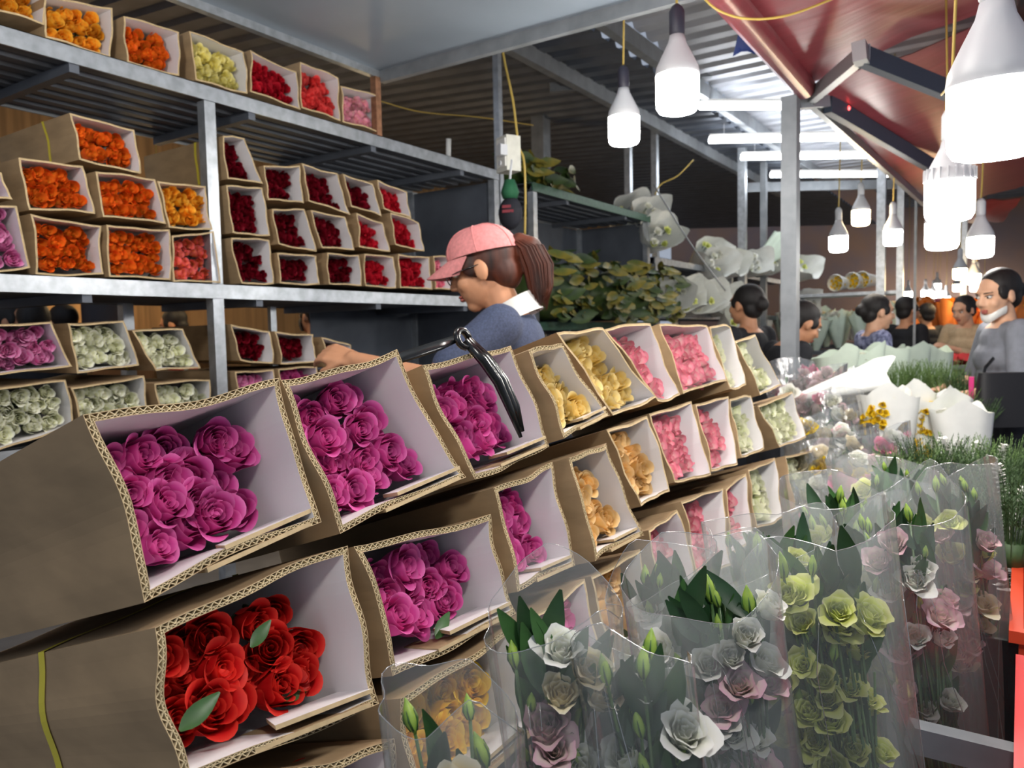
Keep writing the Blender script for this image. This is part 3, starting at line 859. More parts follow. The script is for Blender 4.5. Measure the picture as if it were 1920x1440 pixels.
def fuse(name, mb, voxel, smooth_n, mat, parent, cut=None):
    """weld overlapping closed shapes into one continuous skin"""
    me = mb.mesh('tmp', mat)
    o = bpy.data.objects.new('tmp', me); COL.objects.link(o)
    r = o.modifiers.new('r', 'REMESH'); r.mode = 'VOXEL'; r.voxel_size = voxel
    s = o.modifiers.new('s', 'SMOOTH'); s.iterations = smooth_n; s.factor = 0.5
    dg = bpy.context.evaluated_depsgraph_get()
    out = bpy.data.meshes.new_from_object(o.evaluated_get(dg))
    bpy.data.objects.remove(o); bpy.data.meshes.remove(me)
    out.materials.clear(); out.materials.append(mat)
    out.polygons.foreach_set('use_smooth', [True] * len(out.polygons))
    if cut:
        bm = bmesh.new(); bm.from_mesh(out)
        bmesh.ops.delete(bm, geom=[v for v in bm.verts if cut(v.co)], context='VERTS')
        bm.to_mesh(out); bm.free()
    out.name = name
    return link(name, out, parent)


def hand(mb, w, d, up, grip=0.5):
    """palm and five bent fingers; w wrist, d pointing direction, up back-of-hand normal"""
    w, d, up = Vector(w), Vector(d).normalized(), Vector(up)
    up = (up - d * up.dot(d)).normalized(); sd = d.cross(up)
    pc = w + d * 0.045
    for k in (-1, -0.35, 0.35, 1):
        capsule(mb, w + sd * (k * 0.018), w + d * 0.085 + sd * (k * 0.031), 0.014, 0.0115, 8, 3)
    for k, ln in ((-1, 0.062), (-0.33, 0.074), (0.33, 0.07), (1, 0.055)):
        b = w + d * 0.088 + sd * (k * 0.031)
        m = b + (d * math.cos(grip * 0.7) - up * math.sin(grip * 0.7)) * (ln * 0.5)
        e = m + (d * math.cos(grip * 1.7) - up * math.sin(grip * 1.7)) * (ln * 0.5)
        capsule(mb, b, m, 0.0095, 0.009, 8, 3); capsule(mb, m, e, 0.009, 0.0078, 8, 3)
    b = w + d * 0.03 - sd * 0.028
    m = b + (d * 0.7 - sd * 0.6 - up * 0.35).normalized() * 0.038
    e = m + (d * 0.95 - sd * 0.1 - up * 0.4).normalized() * 0.03
    capsule(mb, b, m, 0.0125, 0.0105, 8, 3); capsule(mb, m, e, 0.0105, 0.0085, 8, 3)


def person(label, loc, yaw, height=1.58, lean=0.0, head_pitch=0.0, head_yaw=0.0, arms=None, shirt=None, skin=SKIN, hair='bun', hair_mat=HAIR, voxel=0.009, sleeve=0.6, face=True, mask=False, cap=None, glasses=False, collar=None, group=None, trousers=TROUSER):
    """standing figure facing local +Y; lean bends the trunk forward; arms: {'L': (elbow, wrist), 'R': ...} in local metres at 1.6 m height"""
    k = height / 1.6
    t = thing('person', label, 'person', loc, group)
    t.rotation_euler = (0, 0, yaw)
    hip = Vector((0, 0, 0.84))
    Ry = Matrix.Rotation(-lean, 3, 'X')
    def tr(p): return hip + Ry @ (Vector(p) - hip)     # trunk space to person space
    neck = Vector((0, 0.0, 1.36)); hc = Vector((0, 0.02, 1.485))
    HR = Ry @ Matrix.Rotation(head_yaw, 3, 'Z') @ Matrix.Rotation(-head_pitch, 3, 'X')
    def th(p): return tr(neck) + HR @ (Vector(p) + (hc - neck))   # head space, origin at the head's centre
    sh = {s: Vector((sg * 0.165, -0.005, 1.305)) for s, sg in (('L', -1), ('R', 1))}
    arms = arms or {}
    J = {}
    for s, sg in (('L', -1), ('R', 1)):
        a = tr(sh[s])
        e, w = arms.get(s, ((sg * 0.22, 0.0, 1.03), (sg * 0.23, 0.06, 0.80)))
        J[s] = (a, Vector(e), Vector(w))
    S = lambda p: Vector(p) * k
    mb = MB()
    # trunk
    for z, rx, ry, y in ((0.88, 0.155, 0.105, 0), (0.98, 0.135, 0.095, 0), (1.08, 0.135, 0.095, 0.005), (1.18, 0.15, 0.105, 0.01), (1.27, 0.145, 0.09, 0)):
        M = Matrix.Translation(S(tr((0, y, z)))) @ Ry.to_4x4()
        mb.ball((0, 0, 0), (rx * k, ry * k, 0.10 * k), 16, 10, 0, M)
    capsule(mb, S(tr((-0.12, 0, 1.30))), S(tr((0.12, 0, 1.30))), 0.052 * k, 0.052 * k)
    capsule(mb, S(tr((0, -0.012, 1.30))), S(th((0, -0.02, -0.05))), 0.055 * k, 0.049 * k)
    # head
    HM = Matrix.Translation(S(th((0, 0, 0)))) @ HR.to_4x4() @ Matrix.Scale(k, 4)
    mb.ball((0, -0.014, 0.032), (0.076, 0.093, 0.086), 20, 14, 0, HM)
    mb.ball((0, 0.026, -0.028), (0.059, 0.064, 0.076), 20, 14, 0, HM)
    mb.ball((0, 0.055, -0.086), (0.026, 0.026, 0.022), 12, 8, 0, HM)
    mb.ball((0, 0.071, 0.036), (0.05, 0.02, 0.016), 12, 8, 0, HM)
    for sg in (-1, 1):
        mb.ball((sg * 0.034, 0.058, -0.022), (0.026, 0.026, 0.026), 12, 8, 0, HM)
        mb.ball((sg * 0.077, -0.006, -0.006), (0.010, 0.021, 0.033), 12, 8, 0, HM)
        mb.ball((sg * 0.009, 0.096, -0.024), (0.009, 0.010, 0.008), 10, 6, 0, HM)
    capsule(mb, HM @ Vector((0, 0.084, 0.022)), HM @ Vector((0, 0.104, -0.018)), 0.008 * k, 0.0115 * k, 10, 3)
    # arms and hands
    for s, sg in (('L', -1), ('R', 1)):
        a, e, w = (S(p) for p in J[s])
        capsule(mb, a, e, 0.050 * k, 0.038 * k); capsule(mb, e, w, 0.038 * k, 0.024 * k)
        hand(mb, w, (w - e), Vector((sg * 0.7, -0.2, 0.7)), 0.6)
    # legs
    for sg in (-1, 1):
        capsule(mb, S((sg * 0.085, 0, 0.84)), S((sg * 0.095, 0.01, 0.45)), 0.085 * k, 0.056 * k)
        capsule(mb, S((sg * 0.095, 0.01, 0.45)), S((sg * 0.10, -0.01, 0.07)), 0.054 * k, 0.036 * k)
        capsule(mb, S((sg * 0.10, -0.03, 0.038)), S((sg * 0.11, 0.13, 0.03)), 0.037 * k, 0.029 * k)
    fuse('body', mb, voxel, 3, skin, t)
    # shirt
    mb = MB()
    g = 0.012
    for z, rx, ry, y in ((0.84, 0.168, 0.118, 0), (0.92, 0.155, 0.108, 0), (1.0, 0.146, 0.106, 0), (1.08, 0.146, 0.106, 0.005), (1.18, 0.162, 0.117, 0.01), (1.26, 0.155, 0.10, 0)):
        M = Matrix.Translation(S(tr((0, y, z)))) @ Ry.to_4x4()
        mb.ball((0, 0, 0), (rx * k, ry * k, 0.10 * k), 16, 10, 0, M)
    capsule(mb, S(tr((-0.13, 0, 1.298))), S(tr((0.13, 0, 1.298))), 0.062 * k, 0.062 * k)
    for s in ('L', 'R'):
        a, e, w = (S(p) for p in J[s])
        if sleeve <= 1: capsule(mb, a, a.lerp(e, sleeve), 0.065 * k, 0.056 * k)
        else:
            capsule(mb, a, e, 0.064 * k, 0.05 * k); capsule(mb, e, e.lerp(w, min(0.92, sleeve - 1)), 0.05 * k, 0.036 * k)
    fuse('shirt', mb, max(voxel, 0.009), 3, shirt or TROUSER, t)
    mb = MB()
    for sg in (-1, 1):
        capsule(mb, S((sg * 0.085, 0, 0.85)), S((sg * 0.097, 0.01, 0.45)), 0.1 * k, 0.075 * k)
        capsule(mb, S((sg * 0.097, 0.01, 0.45)), S((sg * 0.10, -0.01, 0.10)), 0.074 * k, 0.062 * k)
    mb.ball(S((0, 0, 0.87)), (0.166 * k, 0.12 * k, 0.1 * k), 16, 10)
    fuse('trousers', mb, 0.014, 2, trousers, t)
    # hair
    mb = MB()
    if cap is None:
        mb.ball((0, -0.030, 0.044), (0.0845, 0.097, 0.088), 20, 14, 0, HM)
    else:
        mb.ball((0, -0.024, 0.030), (0.081, 0.094, 0.086), 20, 14, 0, HM)
    mb.ball((0, -0.06, -0.02), (0.07, 0.052, 0.06), 16, 10, 0, HM)
    for sg in (-1, 1): mb.ball((sg * 0.066, 0.022, 0.02), (0.014, 0.03, 0.035), 12, 8, 0, HM)
    if hair == 'bun':
        mb.ball((0, -0.118, 0.006), (0.046, 0.04, 0.044), 14, 10, 0, HM)
    elif hair == 'long':
        mb.ball((0, -0.075, -0.09), (0.075, 0.04, 0.12), 16, 10, 0, HM)
    elif hair == 'pony':
        pts = [(0, -0.095, 0.038), (0, -0.128, 0.048), (0, -0.152, 0.018), (0, -0.158, -0.04), (0.0, -0.146, -0.10), (0, -0.128, -0.138)]
        for i in range(5): capsule(mb, HM @ Vector(pts[i]), HM @ Vector(pts[i + 1]), (0.018, 0.026, 0.036, 0.04, 0.034)[i] * k, (0.026, 0.036, 0.04, 0.034, 0.012)[i] * k)
    hr = fuse('hair', mb, max(voxel * 0.9, 0.006), 2, hair_mat, t)
    if hair == 'pony':
        rs = random.Random(3); ms = MB()
        for q in range(90):
            a, r = rs.uniform(0, 6.28), rs.uniform(0.75, 1.12)
            ms.tube([HM @ (Vector(p) + Vector((math.cos(a), math.sin(a) * (0.9 if i < 2 else 1), 0.15 * math.sin(a))) * (0.019, 0.027, 0.037, 0.041, 0.034, 0.016)[i] * r + Vector((0, 0, -0.03 * rs.random() if i == 5 else 0))) for i, p in enumerate(pts)], [0.0012, 0.0022, 0.0026, 0.0026, 0.002, 0.0006], 4)
        o = ms.build('hair_strands', hair_mat, hr); o['kind'] = 'stuff'
    if face:
        for sg in (-1, 1):
            e = MB().ball((sg * 0.032, 0.0765, 0.012), (0.013, 0.011, 0.0075), 12, 8, 0, HM).build('eye', EYEW, t)
            MB().ball((sg * 0.032, 0.085, 0.0115), (0.0058, 0.004, 0.0058), 10, 6, 0, HM).build('iris', EYED, e)
            MB().tube([HM @ Vector((sg * (0.017 + 0.01 * i), 0.0905 - 0.0028 * i * i, 0.031 + 0.002 * math.sin(i))) for i in range(4)], [0.002, 0.003, 0.003, 0.0014], 6, flat=0.6).build('eyebrow', HAIR, t)
            MB().tube([HM @ Vector((sg * (0.019 + 0.009 * i), 0.0885 - 0.0026 * i * i, 0.0175 + 0.0022 * math.sin(i * 1.05))) for i in range(4)], 0.0018, 5).build('eyelid', HAIR, t)
        if not mask or mask == 'chin':
            MB().ball((0, 0.0875, -0.052), (0.022, 0.009, 0.0055), 12, 8, 0, HM).ball((0, 0.086, -0.061), (0.018, 0.009, 0.0062), 12, 8, 0, HM).build('lips', LIPS, t)
    if mask == 'chin':
        rows = [[HM @ Vector((0.066 * math.sin(a) * f, 0.012 + (0.066 + dy) * math.cos(a), -0.080 + dz + 0.030 * abs(math.sin(a)) ** 2)) for a in [(-1.5 + 3.0 * i / 14) for i in range(15)]] for f, dy, dz in ((0.97, 0.006, 0.006), (0.96, 0.013, -0.008), (0.9, 0.014, -0.024), (0.75, 0.002, -0.034))]
        MB().grid(rows).build('face_mask', WHITEP, t)
    elif mask:
        rows = [[HM @ Vector((0.068 * math.sin(a) * f, 0.03 + (0.066 + dy) * math.cos(a), dz)) for a in [(-1.4 + 2.8 * i / 14) for i in range(15)]] for f, dy, dz in ((0.85, 0.006, -0.002), (1.0, 0.016, -0.028), (0.97, 0.014, -0.06), (0.75, 0.0, -0.098))]
        MB().grid(rows).build('face_mask', material('dark mask', (40, 42, 48), 0.8), t)
    if glasses:
        mb = MB()
        for sg in (-1, 1):
            ring = [HM @ Vector((sg * 0.034 + 0.023 * math.cos(a), 0.102, 0.006 + 0.017 * math.sin(a))) for a in [2 * math.pi * i / 16 for i in range(17)]]
            mb.tube(ring, 0.0018, 6)
            mb.tube([HM @ Vector((sg * 0.057, 0.102, 0.01)), HM @ Vector((sg * 0.078, 0.06, 0.012)), HM @ Vector((sg * 0.084, -0.005, 0.012))], 0.0017, 6)
        mb.tube([HM @ Vector((-0.011, 0.103, 0.01)), HM @ Vector((0.011, 0.103, 0.01))], 0.0017, 6)
        mb.build('glasses', BLACKP, t)
    if cap is not None:
        rows = []
        for i in range(9):
            f = i / 8
            z = 0.046 + 0.088 * math.sin(f * math.pi / 2); c = math.cos(f * math.pi / 2)
            rows.append([HM @ Vector((0.091 * max(c, 0.02) ** 0.8 * math.cos(a), -0.014 + 0.110 * max(c, 0.02) ** 0.8 * math.sin(a), z + 0.022 * math.sin(a) * (1 - f) * 0.5)) for a in [2 * math.pi * j / 24 for j in range(24)]])
        co = MB().grid(rows, 0, True, True).build('cap', cap, t)
        br = []
        for i in range(5):
            f = i / 4
            br.append([HM @ Vector(((0.088 - 0.012 * f * f) * math.sin(a), -0.014 + 0.108 * math.cos(a) + 0.078 * f * math.cos(a) ** 0.6 + 0.0 * f, 0.060 - 0.026 * f - 0.030 * (math.sin(a) ** 2) * (0.5 + 0.5 * f))) for a in [(-1.25 + 2.5 * j / 16) for j in range(17)]])
        low = [[p - HR @ Vector((0, 0, 0.003)) for p in r] for r in br]
        MB().grid(br).grid(low).grid([br[-1], low[-1]]).build('brim', cap, co)
        for a in range(6):
            MB().tube([rows[i][a * 4] + (rows[i][a * 4] - S(th((0, 0, 0.03)))).normalized() * 0.0008 for i in range(9)], 0.0016, 5).build('seam', cap, co)
        MB().ball((0, -0.014, 0.131), (0.008, 0.008, 0.005), 10, 6, 0, HM).build('button', cap, co)
    if collar is not None:
        rows = []
        for r, z in ((0.060, 1.372), (0.069, 1.375), (0.084, 1.325), (0.092, 1.316)):
            rows.append([S(tr((r * 1.05 * math.sin(a), -0.016 + r * math.cos(a) - 0.01, z - 0.018 * math.cos(a)))) for a in [2 * math.pi * (j + 0.5) / 24 for j in range(24)]])
        MB().grid(rows, 0, True, True).build('collar', collar, t)
    return t


POLO = material('heather blue knit', (64, 74, 100), 0.85, var=0.25, scale=160, bump=0.2)
PINKCAP = material('pink cap cloth', (216, 138, 138), 0.75, var=0.12, scale=90, bump=0.15)
BLACKT = material('black cloth', (24, 26, 32), 0.85, var=0.2, scale=40)
FLORAL = material('navy floral cloth', (44, 50, 84), 0.8, col2=(150, 156, 190), scale=38)
BEIGE = material('beige cloth', (188, 166, 134), 0.85, var=0.1, scale=30)
GREYT = material('grey cloth', (118, 122, 132), 0.85, var=0.1, scale=30)
NAVY = material('navy cloth', (30, 36, 66), 0.85, var=0.1, scale=30)
REDT = material('red cloth', (196, 34, 30), 0.8)
WHITEC = material('white cloth', (226, 226, 222), 0.8)


def on_floor(px, py, d, head_z=1.47):
    p = at(px, py, d)
    return (p.x, p.y, 0), p.z


def stand(label, px, py, d, yaw_deg, **kw):
    """person whose head centre shows at px,py at distance d"""
    p = at(px, py, d)
    h = kw.pop('height', None)
    hz = p.z / 0.935 if h is None else h
    return person(label, (p.x, p.y, 0.0), R_(yaw_deg), height=hz, **kw)


# yaw 0 faces +Y (down the aisle); 90 faces -X (the rose shelf)
person('woman in pink cap, glasses and blue polo reaching behind the rose boxes', (-1.24, 2.06, 0), R_(114), height=1.70, lean=0.24, head_pitch=0.06, head_yaw=0.0,
       arms={'L': ((-0.27, 0.27, 1.15), (-0.20, 0.52, 1.21)), 'R': ((0.24, 0.32, 1.06), (0.12, 0.52, 0.98))}, shirt=POLO, hair='pony', hair_mat=HAIRB, voxel=0.006,
       sleeve=0.72, cap=PINKCAP, glasses=True, collar=WHITEC)
stand('woman with dark bun in black, bending beside the steel post', 1440, 592, 4.1, -50, lean=0.25, head_pitch=0.3, shirt=BLACKT, arms={'L': ((-0.22, 0.16, 1.08), (-0.16, 0.42, 1.12))})
stand('woman in black standing behind the bun-haired woman', 1402, 570, 4.6, 70, shirt=BLACKT, hair='bun')
stand('woman in navy patterned blouse with tied grey-black hair', 1638, 583, 5.1, -62, shirt=FLORAL, skin=SKIN2, head_pitch=0.12, hair='bun')
stand('woman with white chin mask in grey top holding a bag', 1884, 548, 3.7, 112, head_yaw=0.45, shirt=GREYT, skin=SKIN2, head_pitch=0.22, hair='bun', mask='chin', voxel=0.008, sleeve=0.9,
      arms={'L': ((-0.25, 0.02, 1.06), (-0.10, 0.24, 1.00)), 'R': ((0.24, 0.04, 1.06), (0.08, 0.26, 1.02))})
stand('person in beige top looking at a phone', 1814, 578, 6.6, 150, shirt=BEIGE, skin=SKIN2, head_pitch=0.3, sleeve=1.7, arms={'L': ((-0.24, 0.06, 1.05), (-0.05, 0.28, 1.16)), 'R': ((0.24, 0.04, 1.05), (0.08, 0.26, 1.12))})
stand('distant person in dark clothes at the orange stall', 1737, 588, 8.4, 40, shirt=BLACKT, hair='short', voxel=0.012)
stand('person in black with face turned to the orange stall', 1700, 580, 6.9, -40, shirt=BLACKT, hair='short', voxel=0.012)
# seen through the gap under the middle shelf
stand('dark-haired person at the near end of the gap under the shelf', 22, 602, 4.6, -60, shirt=BLACKT, hair='short', voxel=0.011)
stand('person seen from behind with black hair through the shelf gap', 64, 604, 4.2, 60, shirt=BLACKT, hair='long', voxel=0.011, face=False)
stand('woman in red shirt seen through the shelf gap', 340, 604, 6.0, 130, shirt=REDT, hair='short', skin=SKIN, head_pitch=0.35, voxel=0.011)
stand('person in navy shirt and dark face mask beyond the shelf gap', 588, 592, 5.6, 90, shirt=NAVY, hair='short', mask=True, voxel=0.011)
stand('person in tan hat and jacket beyond the shelf gap', 118, 604, 5.0, 100, shirt=BEIGE, hair='short', voxel=0.011)


# ------------------------------------------------------------------ wrapped bouquets
LIS = {
    'white': petal_mat('white lisianthus petal', (226, 230, 196), (244, 244, 236), (250, 250, 246), trans=0.3),
    'green': petal_mat('lime lisianthus petal', (206, 220, 96), (234, 240, 138), (244, 246, 180), trans=0.3),
    'pink': petal_mat('pale pink lisianthus petal', (236, 230, 200), (240, 212, 214), (238, 190, 206), trans=0.3),
    'cream': petal_mat('cream lisianthus petal', (238, 222, 160), (244, 230, 190), (248, 238, 214), trans=0.3),
    'rose': petal_mat('rose pink petal', (240, 180, 190), (226, 90, 140), (240, 150, 180), trans=0.3),
    'gold': petal_mat('golden petal', (226, 180, 10), (240, 200, 20), (250, 220, 60), trans=0.3),
    'orange': petal_mat('orange flower petal', (236, 120, 20), (244, 140, 30), (250, 170, 60), trans=0.3),
}
GLINT = film_mat('crisp cellophane', milk=0.16, gloss=0.26, bump=1.0, scale=26.0)
_lb = {}


def lis_mesh(c, v):
    if (c, v) not in _lb:
        sp = rose_specs(13, 0.023, 0.038, (1.1, 1.6, 0.6)[v], 700 + v, ruffle=0.004)
        _lb[(c, v)] = petals_mesh('bloom', sp, LIS[c], 9, 6, 71 + v, stem=True)
    return _lb[(c, v)]


_bud = MB().lathe([(0.0015, -0.004), (0.005, 0.002), (0.0085, 0.010), (0.0088, 0.018), (0.0062, 0.028), (0.0025, 0.036), (0.0006, 0.040)], 9).mesh('bud', [BUDG])
_sep = MB()
for i in range(5):
    a = 2 * math.pi * i / 5
    _sep.tube([(0.004 * math.cos(a), 0.004 * math.sin(a), 0), (0.0095 * math.cos(a), 0.0095 * math.sin(a), 0.013), (0.008 * math.cos(a), 0.008 * math.sin(a), 0.026)], [0.0016, 0.0014, 0.0004], 4)
SEPAL = _sep.mesh('sepals', [LEAFG])
_stem = MB().tube([(0, 0, 0), (0.012, 0.004, 0.3), (0.004, -0.006, 0.65), (0, 0, 1)], [0.0026, 0.0024, 0.002, 0.0016], 6).mesh('stem', [STEMG])
LEAF_A = leaf_mesh(0.075, 0.34, LEAFG, 0.3)
LEAF_B = leaf_mesh(0.085, 0.36, LEAFD, 0.25)


def stretch_to(a, b, spin):
    a, b = Vector(a), Vector(b); d = b - a
    return Matrix.Translation(a) @ (frame_z(d) @ Matrix.Rotation(spin, 3, 'Z')).to_4x4() @ Matrix.Diagonal((1, 1, d.length, 1))


def film_sleeve(t, H, r0, a, b, rs, mat, peak=0.07, name='film_sleeve', rings=11, seg=40, z0=0.0, crumple=0.05, corner=0.0):
    pc = rs.uniform(3.6, 5.8)
    rows = []
    p0, p1 = rs.uniform(0, 6.28), rs.uniform(0, 6.28)
    sd = Vector((rs.uniform(0, 50), rs.uniform(0, 50), 0))
    for i in range(rings):
        f = i / (rings - 1)
        row = []
        for j in range(seg):
            an = 2 * math.pi * j / seg
            ca, sa = math.cos(an), math.sin(an)
            # flattened, slightly cornered outline
            m = (abs(ca) ** 3.4 + abs(sa) ** 3.4) ** (-1 / 3.4)
            rx, ry = r0 + (a - r0) * f ** 0.9, r0 + (b - r0) * f ** 0.9
            n_ = noise.noise(sd + Vector((ca * 1.6, sa * 1.6, f * 2.0))) * crumple * (0.4 + f)
            n_ += 0.018 * math.sin(an * 9 + p0) * f
            z = z0 + (H - z0) * f
            if i >= rings - 2: z += H * peak * (0.8 * math.cos(an + p1) + 0.25 * math.cos(an * 2 + p0) + 0.08 * math.sin(an * 5 + p0)) * (1.0 if i == rings - 1 else 0.6)
            if corner and i >= rings - 3:
                for q, k_ in ((pc, 1.0), (pc + 2.4, 0.7)):
                    dd = abs((an - q + math.pi) % (2 * math.pi) - math.pi)
                    z += corner * k_ * max(0.0, 1 - dd / 0.75) * (0.35, 0.7, 1.0)[i - rings + 3]
            row.append(Vector((ca * m * rx * (1 + n_), sa * m * ry * (1 + n_), z)))
        rows.append(row)
    fs_ = MB().grid(rows, 0, True, True).build(name, mat, t)
    if mat in (FILM, FILM2, GLINT):
        MB().tube(rows[-1] + [rows[-1][0]], 0.00045, 4, cap=False).build('film_edge', CREASE, fs_)
        for q in range(3):
            j0 = int(seg * (0.55 + 0.4 * rs.random())); dj = rs.choice((-1, 1)) * rs.uniform(0.2, 0.9)
            i0 = rs.randrange(2, rings - 4)
            pts = [rows[i][int(j0 + dj * (i - i0)) % seg] for i in range(i0, rings - 1)]
            if len(pts) > 2: MB().tube(pts, [0.0006] * (len(pts) - 1) + [0.0003], 4).build('crease', CREASE, fs_)


def bouquet(label, top, H, lean, a, b, cols, seed, n_bloom=8, n_bud=8, n_leaf=22, mat=FILM, peak=0.06, group='film-wrapped lisianthus bunches', spread=0.8, zb=(0.5, 0.92), zbud=(0.55, 1.03), cat='bouquet', name='lisianthus_bouquet', bs=1.0, face=None, foot_r=0.3):
    """top: middle of the sleeve's open end; lean: world offset from top to foot"""
    rs = random.Random(seed)
    top = Vector(top); foot = top + Vector(lean) - Vector((0, 0, H))
    ax = (top - foot); H = ax.length
    xdir = face or RGT
    t = thing(name, label, cat, group=group, mw=place(foot, ax, 0, 1, x=xdir))
    def pt(z, k=1.0):
        an = rs.uniform(0, 6.28); r = math.sqrt(rs.random()) * spread * k
        f = 0.12 + 0.88 * min(1, z)
        return Vector((a * f * r * math.cos(an), b * f * r * math.sin(an), z * H))
    for i in range(n_bloom):
        z = zb[0] + (zb[1] - zb[0]) * (i + rs.random()) / n_bloom
        p = pt(z); p.y = -abs(p.y) if rs.random() < 0.75 else p.y
        link('stem', _stem, t, stretch_to((p.x * 0.15, p.y * 0.15, 0.02), p, rs.uniform(0, 6)))
        d = Vector((p.x * 3, p.y * 4 - 0.12, H * 0.32))
        link('bloom', lis_mesh(rs.choice(cols), (0, 2, 2, 1)[rs.randrange(4)]), t, place(p, d, rs.uniform(0, 6), bs * rs.uniform(0.85, 1.2)))
    for i in range(n_bud):
        p = pt(rs.uniform(*zbud), 0.9)
        st = link('stem', _stem, t, stretch_to((p.x * 0.3, p.y * 0.3, H * 0.3), p, rs.uniform(0, 6)))
        bd = link('bud', _bud, t, place(p, p - Vector((p.x * 0.3, p.y * 0.3, H * 0.3)) + Vector((rs.uniform(-.1, .1), rs.uniform(-.1, .1), 0)), 0, rs.uniform(0.42, 0.85)))
        link('sepals', SEPAL, bd)
    for i in range(n_leaf // 6):
        p = pt(rs.uniform(0.6, 0.85), 0.95)
        link('stem', _stem, t, stretch_to((p.x * 0.4, p.y * 0.4, H * 0.15), p, rs.uniform(0, 6)))
    for i in range(n_leaf):
        z = rs.uniform(0.35, 0.93)
        p = pt(z, 0.75)
        an = rs.uniform(0, 6.28)
        link('leaf', LEAF_A if rs.random() < 0.4 else LEAF_B, t, place(p, Vector((rs.uniform(-.6, .6), -0.8, rs.uniform(0, .6))), 0, rs.uniform(0.5, 0.95), x=Vector((math.cos(an) * 0.6, math.sin(an) * 0.2, 1))))
    film_sleeve(t, H, foot_r * a, a, b, rs, mat, peak, corner=0.035 if foot_r > 0.5 else 0.0, crumple=0.12)
    return t


# bunches standing before the pile: px, py of the open end's middle, distance, half width, depth, lean to the right at the foot
FG = [
    ('bunch of buds in clear film before the yellow rose box', 845, 1330, 0.66, 0.52, 0.055, 0.045, 0.03, ['pink', 'cream'], 3, 7, 8, FILM),
    ('bunch of pale pink lisianthus in clear film, lowest at the pile foot', 1035, 1150, 0.72, 0.60, 0.058, 0.05, 0.03, ['pink', 'cream', 'white'], 9, 11, 22, FILM),
    ('bunch with a white bloom and green buds in bluish film', 1190, 1230, 0.70, 0.56, 0.050, 0.045, 0.07, ['white'], 4, 14, 26, FILM),
    ('bunch of white lisianthus in milky film beside the bluish one', 1315, 1085, 0.86, 0.66, 0.082, 0.06, 0.10, ['white', 'white', 'pink'], 13, 14, 24, FILM2),
    ('bunch of lime green lisianthus in clear film, widest of the row', 1520, 1035, 0.93, 0.66, 0.092, 0.07, 0.10, ['green'], 17, 14, 40, FILM),
    ('bunch of pink and white lisianthus with dark leaves in film', 1680, 960, 1.13, 0.70, 0.082, 0.07, 0.11, ['pink', 'white'], 9, 10, 60, FILM),
    ('bunch of cream lisianthus in film beside the red crate', 1775, 905, 1.32, 0.74, 0.075, 0.07, 0.11, ['cream', 'pink', 'green'], 10, 10, 50, FILM),
    ('bunch of green buds in film behind the white bunch', 1440, 1000, 1.12, 0.6, 0.085, 0.07, 0.06, ['green', 'white'], 5, 18, 46, FILM2),
    ('bunch of buds in film behind the lime green one', 1580, 930, 1.35, 0.62, 0.10, 0.08, 0.06, ['green'], 5, 20, 50, FILM2),
    ('bunch of dark-leaved buds touching the pink rose box', 1240, 1075, 1.00, 0.55, 0.07, 0.05, 0.04, ['green', 'white'], 3, 14, 40, FILM),
    ('bunch of green buds in film by the white rose boxes', 1660, 880, 1.65, 0.62, 0.10, 0.09, 0.06, ['green', 'white'], 5, 20, 46, FILM2),
]
for i, (lb, px, py, d, H, a, b, ln, cols, nb, nbud, nl, mt) in enumerate(FG):
    bouquet(lb, at(px, py, d), H, RGT * ln, a * 1.06, b * 0.62, cols, 40 + i, int(nb * 2.0), int(nbud * 1.5), int(nl * 4.0), mt, zb=(0.48, 0.93), zbud=(0.6, 1.0), bs=0.74, foot_r=0.72)
# bench under them
bt = thing('steel_bench', 'low steel bench under the film-wrapped bunches', 'bench', (-0.2, 1.2, 0))
for i in range(5):
    MB().box((-0.36 + i * 0.11, -0.9, 0.22), (-0.27 + i * 0.11, 1.3, 0.24)).build('slat', STEEL, bt)
for x in (-0.3, 0.12):
    for y in (-0.8, 1.2): MB().box((x - 0.02, y - 0.02, 0), (x + 0.02, y + 0.02, 0.22)).build('leg', STEEL, bt)


# ------------------------------------------------------------------ middle distance: bunches on the long table
PAPER = material('white tissue paper', (236, 238, 234), 0.7, var=0.05, scale=12, bump=0.4)
PAPERG = material('pale green wrap', (206, 222, 206), 0.6, var=0.06, scale=12, bump=0.3)
PAPERR = material('red wrap', (206, 52, 56), 0.6, var=0.15, scale=18)
FEATHER = material('feathery green', (104, 134, 76), 0.6, var=0.3, scale=30)
FEATHER_D = material('dark feathery green', (66, 92, 54), 0.6, var=0.3, scale=30)


def paper_cone(label, top, H, lean, a, b, mat, cols, seed, group, nb=5, bs=0.8, name='paper_wrapped_bouquet', face=None, zb=(0.86, 0.98), peak=0.02, corner=0.07):
    rs = random.Random(seed)
    top = Vector(top); foot = top + Vector(lean) - Vector((0, 0, H))
    ax = top - foot; H = ax.length
    t = thing(name, label, 'bouquet', group=group, mw=place(foot, ax, 0, 1, x=face or RGT))
    film_sleeve(t, H, 0.22 * a, a, b, rs, mat, peak, 'paper_wrap', 9, 32, crumple=0.14, corner=corner)
    for i in range(nb):
        an, r = rs.uniform(0, 6.28), math.sqrt(rs.random()) * 0.7
        p = Vector((a * r * math.cos(an), b * r * math.sin(an), H * rs.uniform(*zb)))
        link('bloom', lis_mesh(rs.choice(cols), rs.randrange(3)), t, place(p, Vector((p.x, p.y, H)), an, bs * rs.uniform(0.9, 1.2)))
    return t


_fr = {}


